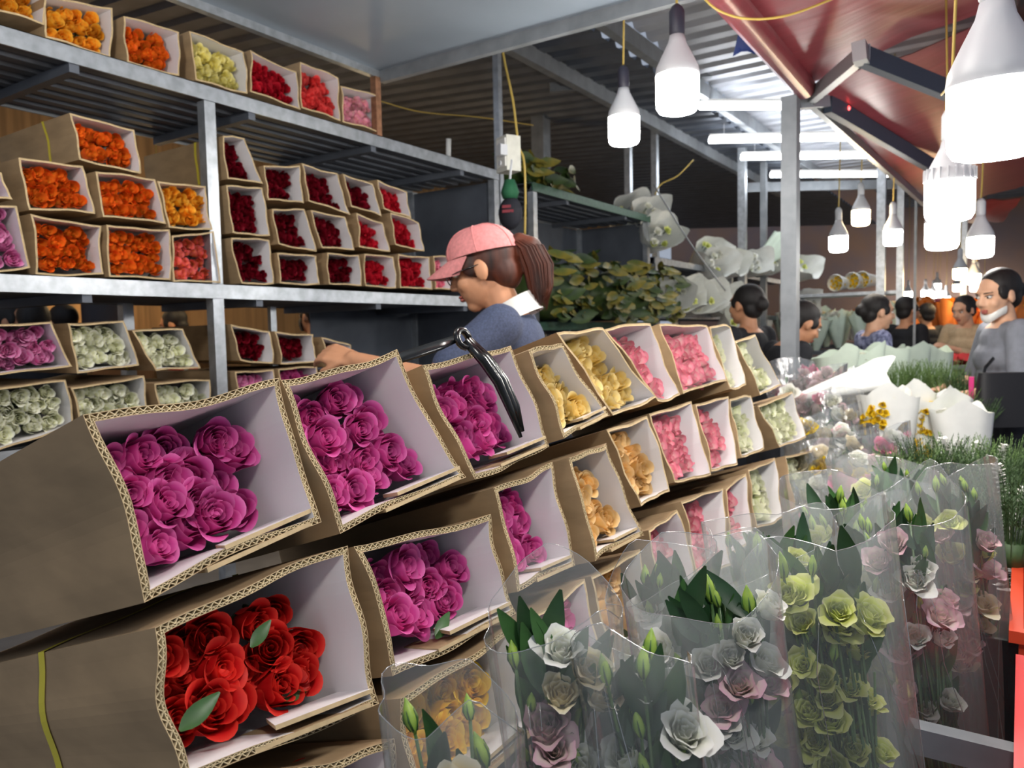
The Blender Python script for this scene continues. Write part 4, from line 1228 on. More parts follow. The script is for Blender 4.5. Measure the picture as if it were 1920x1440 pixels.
def frond_mesh(v, mat, n=90, tips=None):
    k = (v, mat.name)
    if k not in _fr:
        rs = random.Random(v); mb = MB()
        for i in range(n):
            an = rs.uniform(0, 6.28); r = math.sqrt(rs.random()); L = rs.uniform(0.75, 1.05)
            p0 = Vector((0.25 * r * math.cos(an), 0.25 * r * math.sin(an), 0)); p2 = Vector((r * math.cos(an), r * math.sin(an), L))
            p1 = p0.lerp(p2, 0.5) + Vector((0, 0, 0.12))
            mb.tube([p0, p1, p2], [0.012, 0.012, 0.004], 3, cap=False)
            for q in range(14):
                f = 0.35 + 0.65 * q / 14
                b = p0.lerp(p1, f * 2) if f < 0.5 else p1.lerp(p2, f * 2 - 1)
                a2 = rs.uniform(0, 6.28)
                e = b + Vector((math.cos(a2) * 0.14, math.sin(a2) * 0.14, 0.08)) * (1.25 - f)
                s = Vector((-math.sin(a2), math.cos(a2), 0.3)) * 0.016
                mb.add([b - s, b + s, e], [(0, 1, 2)])
        _fr[k] = mb.mesh('fronds', [mat])
    return _fr[k]


def fern(label, base, h, r, mat, v, group='feathery green bunches', name='greenery_bunch'):
    t = thing(name, label, 'greenery', base, group)
    o = link('fronds', frond_mesh(v, mat), t, Matrix.Diagonal((r, r, h, 1))); o['kind'] = 'stuff'
    MB().tube([(0, 0, 0.0), (0, 0, h * 0.25)], [r * 0.28, r * 0.36], 10).build('stems', FEATHER_D, t)
    return t


tb = thing('flower_table', 'long low table under the cellophane bunches and greenery', 'table', (-0.35, 3.6, 0))
for i in range(5):
    MB().box((-0.52 + i * 0.15, -1.3, 0.42), (-0.39 + i * 0.15, 3.0, 0.45)).build('plank', STEEL, tb)
for x in (-0.48, 0.15):
    for y in (-1.2, 0.9, 2.9): MB().box((x - 0.025, y - 0.025, 0), (x + 0.025, y + 0.025, 0.42)).build('leg', STEEL, tb)

# crisp cellophane bunches with pink, white and gold heads
CE = [(1478, 690, 3.5), (1530, 700, 3.4), (1592, 705, 3.5), (1500, 735, 3.2), (1556, 745, 3.1), (1610, 770, 3.0), (1520, 782, 2.85), (1572, 800, 2.75), (1632, 815, 2.7), (1540, 838, 2.55), (1592, 856, 2.45), (1560, 895, 2.25), (1612, 900, 2.2), (1640, 862, 2.5)]
cew = ['coral-topped', 'pale', 'cream', 'gold-flecked', 'pinkish', 'white', 'yellow-flecked', 'rosy', 'ivory', 'pink lily', 'blush', 'deep pink', 'mauve', 'cream-pink']
for i, (px, py, d) in enumerate(CE):
    cols = (['rose', 'white', 'pink'], ['white', 'pink', 'cream'], ['white', 'gold', 'cream'], ['pink', 'rose', 'white'])[i % 4]
    bouquet(f'{cew[i]} bunch in crackling cellophane on the long table', at(px, py, d), 0.6, Vector((0.12, -0.10, 0.02)), 0.115, 0.10, cols, 200 + i, 9, 0, 8, GLINT, 0.05, 'cellophane bunches on the long table', name='cellophane_bouquet', zb=(0.72, 0.97), bs=1.15)
# pale wraps standing behind
for i, (px, py, d, w) in enumerate(((1560, 668, 4.6, 0.14), (1610, 662, 4.7, 0.15), (1655, 660, 4.9, 0.15), (1700, 660, 5.2, 0.15), (1745, 662, 5.4, 0.14))):
    paper_cone(('first', 'second', 'third', 'fourth', 'fifth')[i] + ' of the pale green wraps behind the cellophane bunches', at(px, py, d), 0.62, (0.05, -0.05, 0), w, 0.1, PAPERG, ['white'], 230 + i, 'pale green wraps', 3)
o = paper_cone('white sleeve lying across the cellophane bunches', at(1652, 705, 3.2), 0.3, Vector((-0.28, -0.22, 0.22)), 0.07, 0.05, PAPER, ['white'], 239, None, 2)
# yellow spray flowers in white sleeves and white tissue bunches
for i, (px, py, d, w, c) in enumerate(((1662, 742, 2.9, 0.10, 'gold'), (1706, 735, 3.0, 0.09, 'white'), (1738, 748, 2.95, 0.085, 'gold'), (1765, 752, 2.95, 0.095, 'green'), (1800, 772, 2.8, 0.10, 'green'))):
    lb = ('yellow spray flowers in a white sleeve beside the cellophane', 'tall white sleeve between the two yellow bunches', 'narrow yellow bunch in white paper beside the tissue bunches', 'white tissue bunch with a frilled rim, rear of two', 'white tissue bunch with a frilled rim, front of two')[i]
    t = paper_cone(lb, at(px, py, d), 0.5, (0.03, -0.02, 0), w, w * 0.8, PAPER, [c, 'white'] if c != 'gold' else ['gold'], 250 + i, 'white paper bunches', 8, 0.7, peak=0.02, corner=0.06)
    if c == 'gold':
        rs = random.Random(i)
        for q in range(60):
            z = rs.uniform(0.12, 0.47); an = rs.uniform(3.0, 4.3)
            f = 0.3 + 0.7 * z / 0.5
            link('bloom', lis_mesh('gold', 0), t, place((w * f * math.cos(an) * 1.02, w * 0.8 * f * math.sin(an) * 1.02, z), (math.cos(an), math.sin(an), 0.3), an, 0.42))
# greenery
for i, (px, py, d, h, r, m) in enumerate(((1680, 775, 4.0, 0.27, 0.12, FEATHER), (1722, 775, 4.0, 0.27, 0.13, FEATHER), (1765, 775, 3.9, 0.27, 0.13, FEATHER), (1805, 785, 3.8, 0.25, 0.13, FEATHER_D), (1830, 830, 3.4, 0.2, 0.11, FEATHER_D), (1790, 815, 3.5, 0.22, 0.12, FEATHER),
                                          (1690, 965, 2.1, 0.19, 0.10, FEATHER), (1745, 955, 2.1, 0.2, 0.10, FEATHER_D), (1800, 955, 2.1, 0.2, 0.10, FEATHER), (1850, 985, 1.9, 0.2, 0.10, FEATHER_D), (1880, 950, 2.2, 0.2, 0.10, FEATHER), (1895, 1060, 1.6, 0.2, 0.09, FEATHER_D), (1840, 1080, 1.75, 0.22, 0.1, FEATHER_D))):
    lb = f'{ORD[i + 1]} feathery green foliage bunch along the table behind the tissue bunches' if i < 6 else f'{ORD[i - 5]} fine green twig bunch from the lisianthus towards the aisle'
    fern(lb, at(px, py, d), h, r, m, i % 3, 'feathery foliage at the back' if i < 6 else 'green twigs at the front')
# tub that carries the green twigs
crt = thing('green_twig_trough', 'dark trough holding the fine green twigs', 'trough', (-0.1, 1.9, 0.42))
MB().box((-0.06, -0.4, 0.0), (0.28, 0.55, 0.02)).build('bottom', BLACKP, crt)
for lo, hi in (((-0.06, -0.4, 0.02), (-0.05, 0.55, 0.4)), ((0.27, -0.4, 0.02), (0.28, 0.55, 0.4)), ((-0.05, -0.4, 0.02), (0.27, -0.39, 0.4)), ((-0.05, 0.54, 0.02), (0.27, 0.55, 0.4))):
    MB().box(lo, hi).build('side_panel', BLACKP, crt)
# white stock spikes at the aisle edge
_stk = MB()
_rs = random.Random(5)
for i in range(46):
    f = i / 46; an = i * 2.4
    c = Vector((math.cos(an) * 0.016 * (1.1 - f), math.sin(an) * 0.016 * (1.1 - f), 0.06 + 0.2 * f))
    for k in range(4):
        a2 = k * 1.57 + an
        s = Vector((math.cos(a2), math.sin(a2), 0.3)) * 0.012
        n_ = Vector((-math.sin(a2), math.cos(a2), 0)) * 0.007
        _stk.add([c, c + s * 0.6 + n_, c + s * 1.2, c + s * 0.6 - n_], [(0, 1, 2, 3)])
STK = _stk.mesh('florets', [material('white stock petal', (240, 240, 236), 0.6)])
for i, (px, py, d) in enumerate(((1842, 905, 2.2), (1868, 900, 2.2), (1895, 985, 1.75), (1912, 965, 1.8), (1878, 1000, 1.7), (1905, 1045, 1.6), (1770, 905, 2.1), (1790, 895, 2.15))):
    p = at(px, py, d) - Vector((0, 0, 0.14))
    t = thing('white_stock_stem', f'{ORD[i + 1]} white flowering spike among the green twigs by the aisle', 'flower', p, 'white flower spikes')
    t.rotation_euler = (0.15 * math.sin(i * 2), 0.2 * math.cos(i * 3), 0)
    o = link('florets', STK, t); o['kind'] = 'stuff'
    MB().tube([(0, 0, -0.35), (0, 0, 0.24)], 0.003, 5).build('stem', STEMG, t)
# folded red wraps at the far table end
for i, (px, d) in enumerate(((1752, 6.0), (1782, 6.1), (1812, 6.2), (1838, 6.2))):
    p = at(px, 668, d)
    rows = [[Vector((0.16 * (u - 0.5) * 2, 0.12 * (v - 0.5) * 2, 0.03 * math.sin(u * 9 + i) * math.cos(v * 7))) for u in [q / 8 for q in range(9)]] for v in [q / 6 for q in range(7)]]
    low = [[q - Vector((0, 0, 0.05)) for q in r] for r in rows]
    o = MB().grid(rows).grid(low).grid([[r[0] for r in rows], [r[0] for r in low]]).grid([[r[-1] for r in rows], [r[-1] for r in low]]).grid([rows[0], low[0]]).grid([rows[-1], low[-1]]).build('red_wrap_packet', PAPERR)
    o.location = p
    tag(o, 'crumpled red wrapping packet on the far end of the table', 'wrapping', 'red packets')
ft = thing('far_table', 'far table carrying the red wrapping packets', 'table', at(1795, 668, 6.15) * 1.0)
ft.location.z = 0
zt = at(1795, 668, 6.15).z - 0.06
MB().box((-0.5, -0.3, zt - 0.03), (0.5, 0.5, zt)).build('table_top', STEEL, ft)
for x in (-0.46, 0.46):
    for y in (-0.26, 0.46): MB().box((x - 0.02, y - 0.02, 0), (x + 0.02, y + 0.02, zt - 0.03)).build('leg', STEEL, ft)

# ------------------------------------------------------------------ stacked leaf bundles on the second shelf
LBIG = leaf_mesh(0.17, 0.42, material('stacked leaf green', (56, 80, 38), 0.5, col2=(140, 122, 40), scale=7), 0.18, 6)
LBIG2 = leaf_mesh(0.16, 0.46, material('dark stacked leaf', (26, 48, 28), 0.5, col2=(64, 84, 34), scale=7), 0.14, 6)


def leaf_bundle(label, c, sx, sy, sz, n, seed, group='stacked leaf bundles'):
    rs = random.Random(seed)
    t = thing('leaf_bundle', label, 'leaf bundle', c, group)
    MB().ball((-0.1 * sx, 0, sz * 0.48), (0.46 * sx, 0.47 * sy, 0.47 * sz), 16, 10).build('leaf_core', LBIG2.materials[0], t)
    for i in range(n):
        if rs.random() < 0.72:
            p = Vector((0.34 * sx + rs.uniform(-0.03, 0.03), rs.uniform(-0.5, 0.5) * sy, sz * rs.uniform(0.02, 1.0))); nrm = Vector((1, rs.uniform(-.6, .4), rs.uniform(-.1, .9)))
        else:
            p = Vector((rs.uniform(-0.3, 0.34) * sx, rs.uniform(-0.5, 0.5) * sy, sz * rs.uniform(0.92, 1.04))); nrm = Vector((rs.uniform(0, .6), rs.uniform(-.5, .5), 1))
        x = Vector((0.15, rs.choice((-1, 1)), rs.uniform(-0.45, 0.25)))
        link('leaf', LBIG if rs.random() < 0.55 else LBIG2, t, place(p - x * 0.08, nrm, 0, rs.uniform(0.6, 1.0), x=x))
    return t


leaf_bundle('tall stack of yellow-green leaves on the second shelf', (-2.36, 5.02, 1.423), 0.5, 1.25, 0.36, 230, 3)
leaf_bundle('stack of leaves on the second shelf behind the ponytail', (-2.42, 4.08, 1.423), 0.5, 0.48, 0.37, 110, 4)
leaf_bundle('small heap of green foliage on top of the second shelf', (-2.55, 4.1, 2.238), 0.4, 0.6, 0.14, 80, 5)

# ------------------------------------------------------------------ white paper bunches on the third shelf
shelf_unit('third steel shelf crowded with white paper bunches', 5.66, 9.6, [1.5, 1.93], [5.7, 7.6, 9.55], brace=False, depth=0.6)
G3 = 'white paper bunches on the third shelf'
W3 = [(1190, 392, 6.1, 'lying over the end of the second shelf, rear'), (1222, 400, 6.0, 'lying over the end of the second shelf, middle'), (1242, 432, 5.9, 'hanging below the end of the second shelf'),
      (1338, 470, 7.0, 'first along the upper deck'), (1352, 490, 6.9, 'second along the upper deck'), (1378, 492, 7.3, 'third along the upper deck'), (1425, 490, 7.8, 'fourth along the upper deck'), (1455, 488, 8.0, 'fifth along the upper deck, by the post'), (1515, 500, 8.2, 'just past the post, upper deck'),
      (1262, 548, 5.9, 'first along the lower deck'), (1290, 552, 6.1, 'second along the lower deck'), (1315, 556, 6.3, 'third along the lower deck'), (1340, 556, 6.6, 'fourth along the lower deck'), (1370, 562, 6.9, 'fifth along the lower deck'), (1386, 600, 6.6, 'drooping below the lower deck'), (1512, 570, 7.6, 'just past the post, lower deck')]
for i, (px, py, d, w) in enumerate(W3):
    p = at(px, py, d)
    paper_cone(f'white paper bunch with pale green heads, {w}', p, 0.12, Vector((-0.30, 0.24, 0.0)), 0.17 if i not in (14,) else 0.11, 0.14, PAPER, ['white', 'green', 'white'], 300 + i, G3, 6, 0.9, face=Vector((0.2, 1, 0)), zb=(0.75, 0.9), peak=0.03, corner=0.14)
for i in range(3):
    p = at(1462 + i * 6, 445 + i * 8, 8.0)
    paper_cone(('pink', 'rosy', 'deep pink')[i] + ' bunch on the upper deck beside the post', p, 0.2, Vector((-0.2, -0.1, 0)), 0.08, 0.08, PAPERG, ['rose'], 340 + i, 'pink bunches by the post', 7, 1.0)

# ------------------------------------------------------------------ far stalls
def far_stall(label, c, sx, sy, h, cols, n, seed, wrap):
    rs = random.Random(seed)
    t = thing('market_stall', label, 'stall', (c.x, c.y, 0))
    MB().box((-sx / 2, -sy / 2, h - 0.04), (sx / 2, sy / 2, h)).build('counter', DKSTEEL, t)
    for x in (-1, 1):
        for y in (-1, 1): MB().box((x * sx * 0.47 - 0.02, y * sy * 0.45 - 0.02, 0), (x * sx * 0.47 + 0.02, y * sy * 0.45 + 0.02, h - 0.04)).build('leg', DKSTEEL, t)
    for i in range(n):
        p = Vector((c.x + rs.uniform(-0.45, 0.45) * sx, c.y + rs.uniform(-0.4, 0.4) * sy, h + 0.38 + rs.uniform(-.05, .08)))
        cc = rs.choice(cols)
        paper_cone(label.split(' stall')[0] + ' bunch standing on its stall', p, 0.36, (rs.uniform(-.05, .05), rs.uniform(-.05, .05), 0), 0.12, 0.11, wrap, [cc], seed * 50 + i, f'bunches on {label[:40]}', 9, 1.3, name='stall_bouquet', zb=(0.9, 1.03))


far_stall('white flower stall beyond the patterned blouse', at(1545, 640, 8.6), 1.6, 0.7, 1.1, ['white', 'pink', 'cream'], 14, 3, PAPERG)
far_stall('orange flower stall under the warm bulbs', at(1762, 640, 8.9), 2.2, 0.9, 1.15, ['orange', 'gold', 'orange'], 18, 4, material('orange wrap', (226, 130, 60), 0.6))
far_stall('red and orange flower stall behind the phone user', at(1860, 640, 10.5), 2.4, 0.9, 1.25, ['orange', 'rose'], 14, 5, material('orange wrap', (226, 130, 60), 0.6))
far_stall('mauve flower stall far behind the post', at(1560, 600, 11.0), 2.4, 0.9, 1.1, ['rose', 'white', 'pink'], 14, 6, PAPER)
for i, (px, py) in enumerate(((1573, 531), (1603, 527), (1622, 525))):
    c = at(px, py, 7.4)
    t = thing('yellow_flower_roll', ('first', 'second', 'third')[i] + ' round yellow flower roll lying on the far rack', 'bouquet', c, 'yellow rolls on the far rack')
    t.rotation_euler = (R_(90), 0, R_(-20))
    MB().lathe([(0.05, -0.18), (0.07, 0.0), (0.085, 0.06), (0.08, 0.07)], 14, cap=False).build('paper_wrap', PAPER, t)
    for q in range(14):
        an = q * 2.4; r = 0.07 * math.sqrt(q / 14)
        link('bloom', lis_mesh('gold', 1), t, place((r * math.cos(an), r * math.sin(an), 0.02), (r * math.cos(an), r * math.sin(an), 0.2), an, 0.5))
fr_ = thing('far_rack', 'pale far rack holding the yellow flower rolls', 'rack', (at(1600, 545, 7.4).x, at(1600, 545, 7.4).y, 0))
zt = at(1600, 545, 7.4).z - 0.02
MB().box((-0.5, -0.15, zt - 0.03), (0.4, 0.3, zt)).build('deck', GALV, fr_)
for x in (-0.48, 0.38): MB().box((x - 0.02, 0.1, 0), (x + 0.02, 0.14, zt - 0.03)).build('post', GALV, fr_)


# ------------------------------------------------------------------ lamps
BULB = emit('white lamp glow', (255, 250, 242), LAMP_E)
BULBS = emit('small white lamp glow', (255, 250, 242), LAMP_E * 0.5)
BULBW = emit('warm lamp glow', (255, 222, 168), WARM_E)
TUBEG = emit('tube light glow', (246, 250, 255), TUBE_E)
SOCKET = material('dark lamp socket', (48, 48, 62), 0.5)


def bulb(px, py, d, dia, label, warm=False, top=3.15, tilt=(0, 0), fins=False, socket=GREYP, group='hanging bulbs', loc=None):
    """LED bulb hanging from its cord; px,py: middle of the glowing part"""
    c = Vector(loc) if loc else at(px, py, d)
    r = dia / 2
    t = thing('hanging_bulb', label, 'lamp', c, group)
    t.rotation_euler = (tilt[0], tilt[1], 0)
    h = dia * 0.42
    MB().lathe([(r * 0.05, -h * 1.06), (r * .6, -h * 1.04), (r * 0.86, -h * 0.94), (r * 0.98, -h * 0.7), (r, -h * 0.3), (r, h)], 20).build('diffuser', BULBW if warm else (BULBS if d > 4.5 else BULB), t)
    MB().lathe([(r * 1.0, h * 1.0), (r * 1.03, h * 1.05), (r * 0.98, h * 1.45), (r * 0.72, h * 2.1), (r * 0.42, h * 2.8), (r * 0.34, h * 3.2)], 20).build('housing', GREYP, t)
    if fins:
        for i in range(20):
            a = 2 * math.pi * i / 20
            m = Matrix.Rotation(a, 4, 'Z')
            MB().box((r * 0.72, -r * 0.03, h * 1.08), (r * 1.06, r * 0.03, h * 1.7), 0, m).build('fin', GREYP, t)
    MB().lathe([(r * 0.30, h * 3.15), (r * 0.36, h * 3.3), (r * 0.36, h * 4.5), (r * 0.25, h * 4.75), (r * 0.1, h * 4.9)], 14).build('socket', socket, t)
    w = top - c.z
    MB().tube([(0, 0, h * 4.8), (0.01, 0.0, h * 4.8 + (w - h * 4.8) * 0.5), (0, 0, w)], 0.004, 6).build('cord', YCABLE, t)
    return t


bulb(1270, 177, 2.2, 0.122, 'bright white bulb with dark socket hanging before the tube lights', socket=SOCKET)
bulb(1170, 246, 3.0, 0.122, 'white bulb hanging lower beside the bright one, near the leaf shelf', socket=SOCKET)
bulb(1864, 228, 1.16, 0.128, 'largest white bulb hanging close by under the red awning', top=2.68, tilt=(0.1, 0.0))
bulb(1780, 378, 2.06, 0.12, 'ribbed white bulb second in the aisle row under the awning', top=2.68, fins=True)
bulb(1766, 443, 3.0, 0.12, 'white bulb third in the aisle row, just below the ribbed one', top=2.68)
bulb(1838, 464, 3.9, 0.12, 'white bulb fourth in the aisle row, above the masked woman', top=2.68)
bulb(0, 0, 0, 0.125, 'white bulb of the aisle row hanging above the photographer', top=2.7, loc=(0.06, 0.22, 1.93))
bulb(0, 0, 0, 0.125, 'white bulb of the inner row hanging above the pile', top=2.53, loc=(-0.72, 1.05, 2.2))
bulb(0, 0, 0, 0.125, 'added white bulb hanging out of view before the rose shelf', top=2.53, loc=(-1.6, 0.72, 2.2))  # unseen bulb, added for more light on the shelf boxes
bulb(1572, 458, 5.2, 0.12, 'small white bulb over the women, lower of two', top=3.2)
bulb(1614, 409, 5.4, 0.12, 'small warm bulb over the women, higher of two', warm=True, top=3.2)
bulb(1674, 446, 5.3, 0.12, 'small white bulb touching the thin bright post', top=3.2)
for px, py, d, lb in ((1800, 514, 8.0, 'warm bulb uppermost in the far cluster'), (1826, 524, 8.2, 'warm bulb in the middle of the far cluster'), (1831, 537, 8.4, 'warm bulb lowest in the far cluster'), (1795, 540, 12.5, 'tiny warm bulb below the far cluster')):
    bulb(px, py, d, 0.13, lb, warm=True, top=3.4, group='far warm bulbs')
for px, py in ((1703, 553), (1735, 551), (1750, 553), (1762, 552), (1757, 538), (1774, 562), (1845, 556)):
    bulb(px, py, 14.0, 0.13, 'tiny white bulb in the far row above the orange stall', top=3.8, group='far white bulb row')
# warm lamps of the kitchen behind the rose shelf
for px, py, d in ((120, 470, 6.2), (480, 490, 6.0), (300, 460, 5.4), (700, 480, 6.4)):
    bulb(px, py, d, 0.13, 'warm bulb lighting the room behind the rose shelf', warm=True, top=3.3, group='kitchen bulbs')

for i, (x0, y0, x1, y1, d) in enumerate(((1312, 199, 1508, 199, 5.75), (1330, 263, 1606, 257, 6.5), (1390, 295, 1642, 291, 7.2), (1445, 328, 1678, 327, 8.0))):
    a, b = at(x0, y0, d), at(x1, y1, d)
    t = thing('tube_light', ('first', 'second', 'third', 'fourth')[i] + ' white tube light from the front under the tin roof', 'lamp', a, 'tube lights under the roof')
    MB().tube([(0, 0, 0), b - a], 0.026, 10).build('tube', TUBEG, t)
    MB().beam(Vector((0, 0, 0.04)), b - a + Vector((0, 0, 0.04)), 0.028, 0.02).build('batten', WHITEP, t)
    for f in (0.1, 0.9):
        MB().tube([(b - a) * f + Vector((0, 0, 0.04)), (b - a) * f + Vector((0, 0, 3.2 - a.z))], 0.004, 5).build('hanger', GREYP, t)


# ------------------------------------------------------------------ posts, awning, cables, crates and small things
def post(label, x, y, z0, z1, w, mat=STEEL, cat='post'):
    o = MB().box((-w / 2, -w / 2, 0), (w / 2, w / 2, z1 - z0)).build('steel_post', mat)
    o.location = (x, y, z0)
    return tag(o, label, cat)


def post_px(label, px, py, d, w, z1, mat=STEEL):
    p = at(px, py, d)
    return post(label, p.x, p.y, 0, z1, w, mat)


post_px('thick grey square post carrying the red awning bracket', 1482, 400, 3.6, 0.07, 2.42)
post_px('pale square post beyond the patterned blouse woman', 1652, 480, 6.9, 0.07, 3.2, GALV)
post_px('thin bright post wrapped with yellow tape', 1688, 480, 7.0, 0.055, 3.2, GALV)
post_px('grey post behind the white bunches, left of the awning post', 1392, 430, 7.5, 0.07, 3.2, GALV)
post_px('bluish slanting-looking post behind the white bunches', 1432, 430, 8.2, 0.06, 3.2, STEEL)
post_px('round-looking pale post behind the lower bulb', 1178, 300, 6.3, 0.05, 3.2, GALV)
post_px('slim pale post beside the lower bulb', 1228, 320, 6.6, 0.05, 3.2, GALV)
post_px('thick grey pillar behind the foliage heap', 1014, 250, 6.6, 0.12, 3.3, STEEL)
post('galvanised upright at the end of the tall shelf', SHX - 0.02, 3.56, 0, 3.12, 0.035, GALV)
post_px('thin dark pipe near the aisle bulbs', 1716, 500, 6.6, 0.02, 3.0, STEEL)
post_px('warm-lit post in the far cluster of bulbs', 1806, 560, 8.8, 0.06, 3.4, GALV)

AWN = material('red awning sheet', (150, 66, 74), 0.32, var=0.12, scale=3, bump=0.5, stretch=(1, 6, 1))
ALU = material('aluminium arm', (168, 172, 176), 0.4, 0.7)
DARM = material('dark slate arm', (58, 68, 84), 0.5, 0.2)
aw = thing('red_awning', 'red sheet awning over the aisle with folding arms', 'awning', (-0.86, 3.8, 2.42))
def sheet(pts, n=10):
    a, b, c, d = (Vector(p) for p in pts)
    rows = []
    for i in range(n + 1):
        f = i / n
        l, r = a.lerp(d, f), b.lerp(c, f)
        rows.append([l.lerp(r, j / n) + Vector((0, 0, -0.05 * math.sin(math.pi * j / n) * math.sin(math.pi * f) + 0.012 * math.sin(j * 2.1 + i))) for j in range(n + 1)])
    low = [[p - Vector((0, 0, 0.004)) for p in r] for r in rows]
    return MB().grid(rows).grid(low)
O = Vector((-0.86, 3.8, 2.42))
sheet([Vector((-0.84, 0.6, 2.50)) - O, Vector((1.3, 0.6, 3.0)) - O, Vector((1.3, 3.85, 3.0)) - O, Vector((-0.86, 3.85, 2.50)) - O]).build('red_sheet', AWN, aw)
sheet([Vector((-0.86, 3.9, 2.47)) - O, Vector((1.3, 3.9, 2.95)) - O, Vector((1.3, 8.0, 2.85)) - O, Vector((-0.66, 8.0, 2.38)) - O]).build('red_sheet', AWN, aw)
MB().tube([Vector((-0.82, 0.6, 2.46)) - O, Vector((-0.86, 3.8, 2.46)) - O], 0.05, 14).build('front_roll', AWN, aw)
MB().beam(Vector((-0.86, 3.9, 2.43)) - O, Vector((-0.66, 8.0, 2.35)) - O, 0.03, 0.05).build('edge_rail', ALU, aw)
MB().beam(at(1512, 190, 3.72) - O, at(1622, 97, 3.0) - O, 0.04, 0.06).build('arm', ALU, aw)
MB().beam(at(1612, 103, 3.0) - O, at(1812, 184, 3.4) - O, 0.04, 0.075).build('arm', DARM, aw)
MB().beam(at(1552, 195, 3.75) - O, at(1765, 322, 5.2) - O, 0.04, 0.085).build('arm', DARM, aw)
MB().beam(at(1612, 82, 2.98) - O, at(1615, 118, 2.98) - O, 0.07, 0.05).build('elbow_joint', ALU, aw)
MB().beam(at(1492, 192, 3.62) - O, at(1548, 190, 3.75) - O, 0.05, 0.06).build('bracket', ALU, aw)
rl = MB().ball((0, 0, 0), 0.012, 10, 8).build('indicator_light', emit('red indicator glow', (255, 30, 30), 6))
rl.location = at(1590, 203, 3.9); tag(rl, 'tiny glowing red light under the awning', 'light')
a2 = thing('lower_red_awning', 'lower red awning end beyond the ribbed bulb', 'awning', at(1735, 395, 8.4))
O2 = at(1735, 395, 8.4)
sheet([at(1735, 380, 8.4) - O2, at(1915, 372, 8.4) - O2, at(1880, 415, 9.4) - O2, at(1735, 420, 9.4) - O2]).build('red_sheet', AWN, a2)
BLUE = material('blue tarp', (40, 62, 128), 0.5, var=0.1, scale=8)
o = sheet([Vector(at(1392, 40, 3.6)), Vector(at(1428, 62, 3.6)), Vector(at(1442, 90, 3.65)), Vector(at(1374, 100, 3.65))], 5).build('blue_tarp_scrap', BLUE)
tag(o, 'blue tarpaulin scrap hanging beside the red awning', 'tarp')
o = sheet([at(1850, -60, 1.6), at(1960, 20, 1.6), at(1960, 110, 1.7), at(1815, -20, 1.7)], 5).build('dark_tarp', BLACKP)
tag(o, 'dark tarp edge above the largest bulb', 'tarp')


def cable(label, pts, r=0.004, mat=YCABLE):
    pts = [Vector(p) for p in pts]
    sm = []
    for i in range(len(pts) - 1):
        p0, p1, p2, p3 = pts[max(i - 1, 0)], pts[i], pts[i + 1], pts[min(i + 2, len(pts) - 1)]
        for q in range(6):
            t = q / 6
            sm.append(0.5 * ((2 * p1) + (p2 - p0) * t + (2 * p0 - 5 * p1 + 4 * p2 - p3) * t * t + (3 * p1 - p0 - 3 * p2 + p3) * t ** 3))
    sm.append(pts[-1])
    o0 = sm[0].copy()
    o = MB().tube([p - o0 for p in sm], r, 7).build('cable', mat)
    o.location = o0
    return tag(o, label, 'cable')


cable('yellow cable hanging from the roof past the outlet box', [at(962, -60, 3.85), at(957, 40, 3.85), at(944, 85, 3.85), at(946, 115, 3.85), at(962, 190, 3.84), at(972, 270, 3.84), at(982, 300, 3.84), at(985, 360, 3.85), at(984, 440, 3.9)], 0.006)
cable('yellow cable sagging below the red awning roll', [at(1300, -30, 2.4), at(1340, 15, 2.4), at(1400, 35, 2.4), at(1480, 28, 2.4), at(1580, -10, 2.4)], 0.004)
cable('thin yellow cable along the dark sloping roof', [at(715, 190, 4.6), at(790, 210, 4.8), at(900, 220, 5.0), at(1000, 235, 5.2)], 0.004)
cable('yellow cable dropping from the roof beam to the paper bunches', [at(1300, 300, 6.3), at(1270, 330, 6.2), at(1240, 345, 6.2), at(1228, 365, 6.2)], 0.005)
cable('thin wire stay running down across the white bunches', [at(1225, 345, 5.6), at(1290, 450, 5.7), at(1360, 545, 5.8)], 0.006, STEEL)
cable('short yellow wire tied beside the largest bulb', [at(1840, 95, 1.5), at(1800, 140, 1.8), at(1765, 178, 2.2)], 0.003)

ob = thing('outlet_box', 'white socket box with a plug fixed to the shelf upright', 'socket', at(950, 290, 3.78))
ob.rotation_euler = (0, 0, R_(-25))
MB().box((-0.05, -0.03, -0.085), (0.05, 0.05, 0.085)).build('housing', material('aged white plastic', (206, 206, 196), 0.5, var=0.08, scale=20), ob)
MB().box((-0.035, -0.037, -0.065), (0.045, -0.03, 0.07)).build('socket_face', WHITEP, ob)
MB().box((0.02, -0.075, -0.02), (0.07, -0.037, 0.03)).build('plug', GREYP, ob)
for z in (0.04, -0.045): MB().lathe([(0.012, 0), (0.012, 0.004), (0.008, 0.005)], 12, 0, Matrix.Translation((0.0, -0.037, z)) @ Matrix.Rotation(R_(90), 4, 'X')).build('socket_hole', GREYP, ob)

pb = thing('hanging_pouch', 'black pouch with green top hanging on the shelf upright', 'pouch', at(957, 400, 3.74))
MB().ball((0, 0, 0), (0.065, 0.04, 0.08), 16, 12).build('pouch_body', material('black cloth pouch', (22, 24, 34), 0.8, bump=0.3, scale=30), pb)
MB().lathe([(0.035, 0.07), (0.045, 0.10), (0.025, 0.16)], 12).build('green_top', material('green cloth', (24, 84, 54), 0.8), pb)
for k in range(2):
    MB().box((-0.03, -0.043, 0.02 - 0.022 * k), (0.012 + 0.014 * k, -0.038, 0.034 - 0.022 * k), 0, Matrix.Rotation(R_(20), 4, 'Z')).build('red_print', material('dull red print', (120, 44, 54), 0.8), pb)
MB().tube([(0, 0, 0.15), (0.0, 0.02, 0.26)], 0.006, 6).build('strap', GREYP, pb)
o = MB().tube([(0, 0, 0), (0.008, 0, 0.17)], 0.014, 10).build('white_tube_end', WHITEP); o.location = (-2.62, 3.36, 2.245)
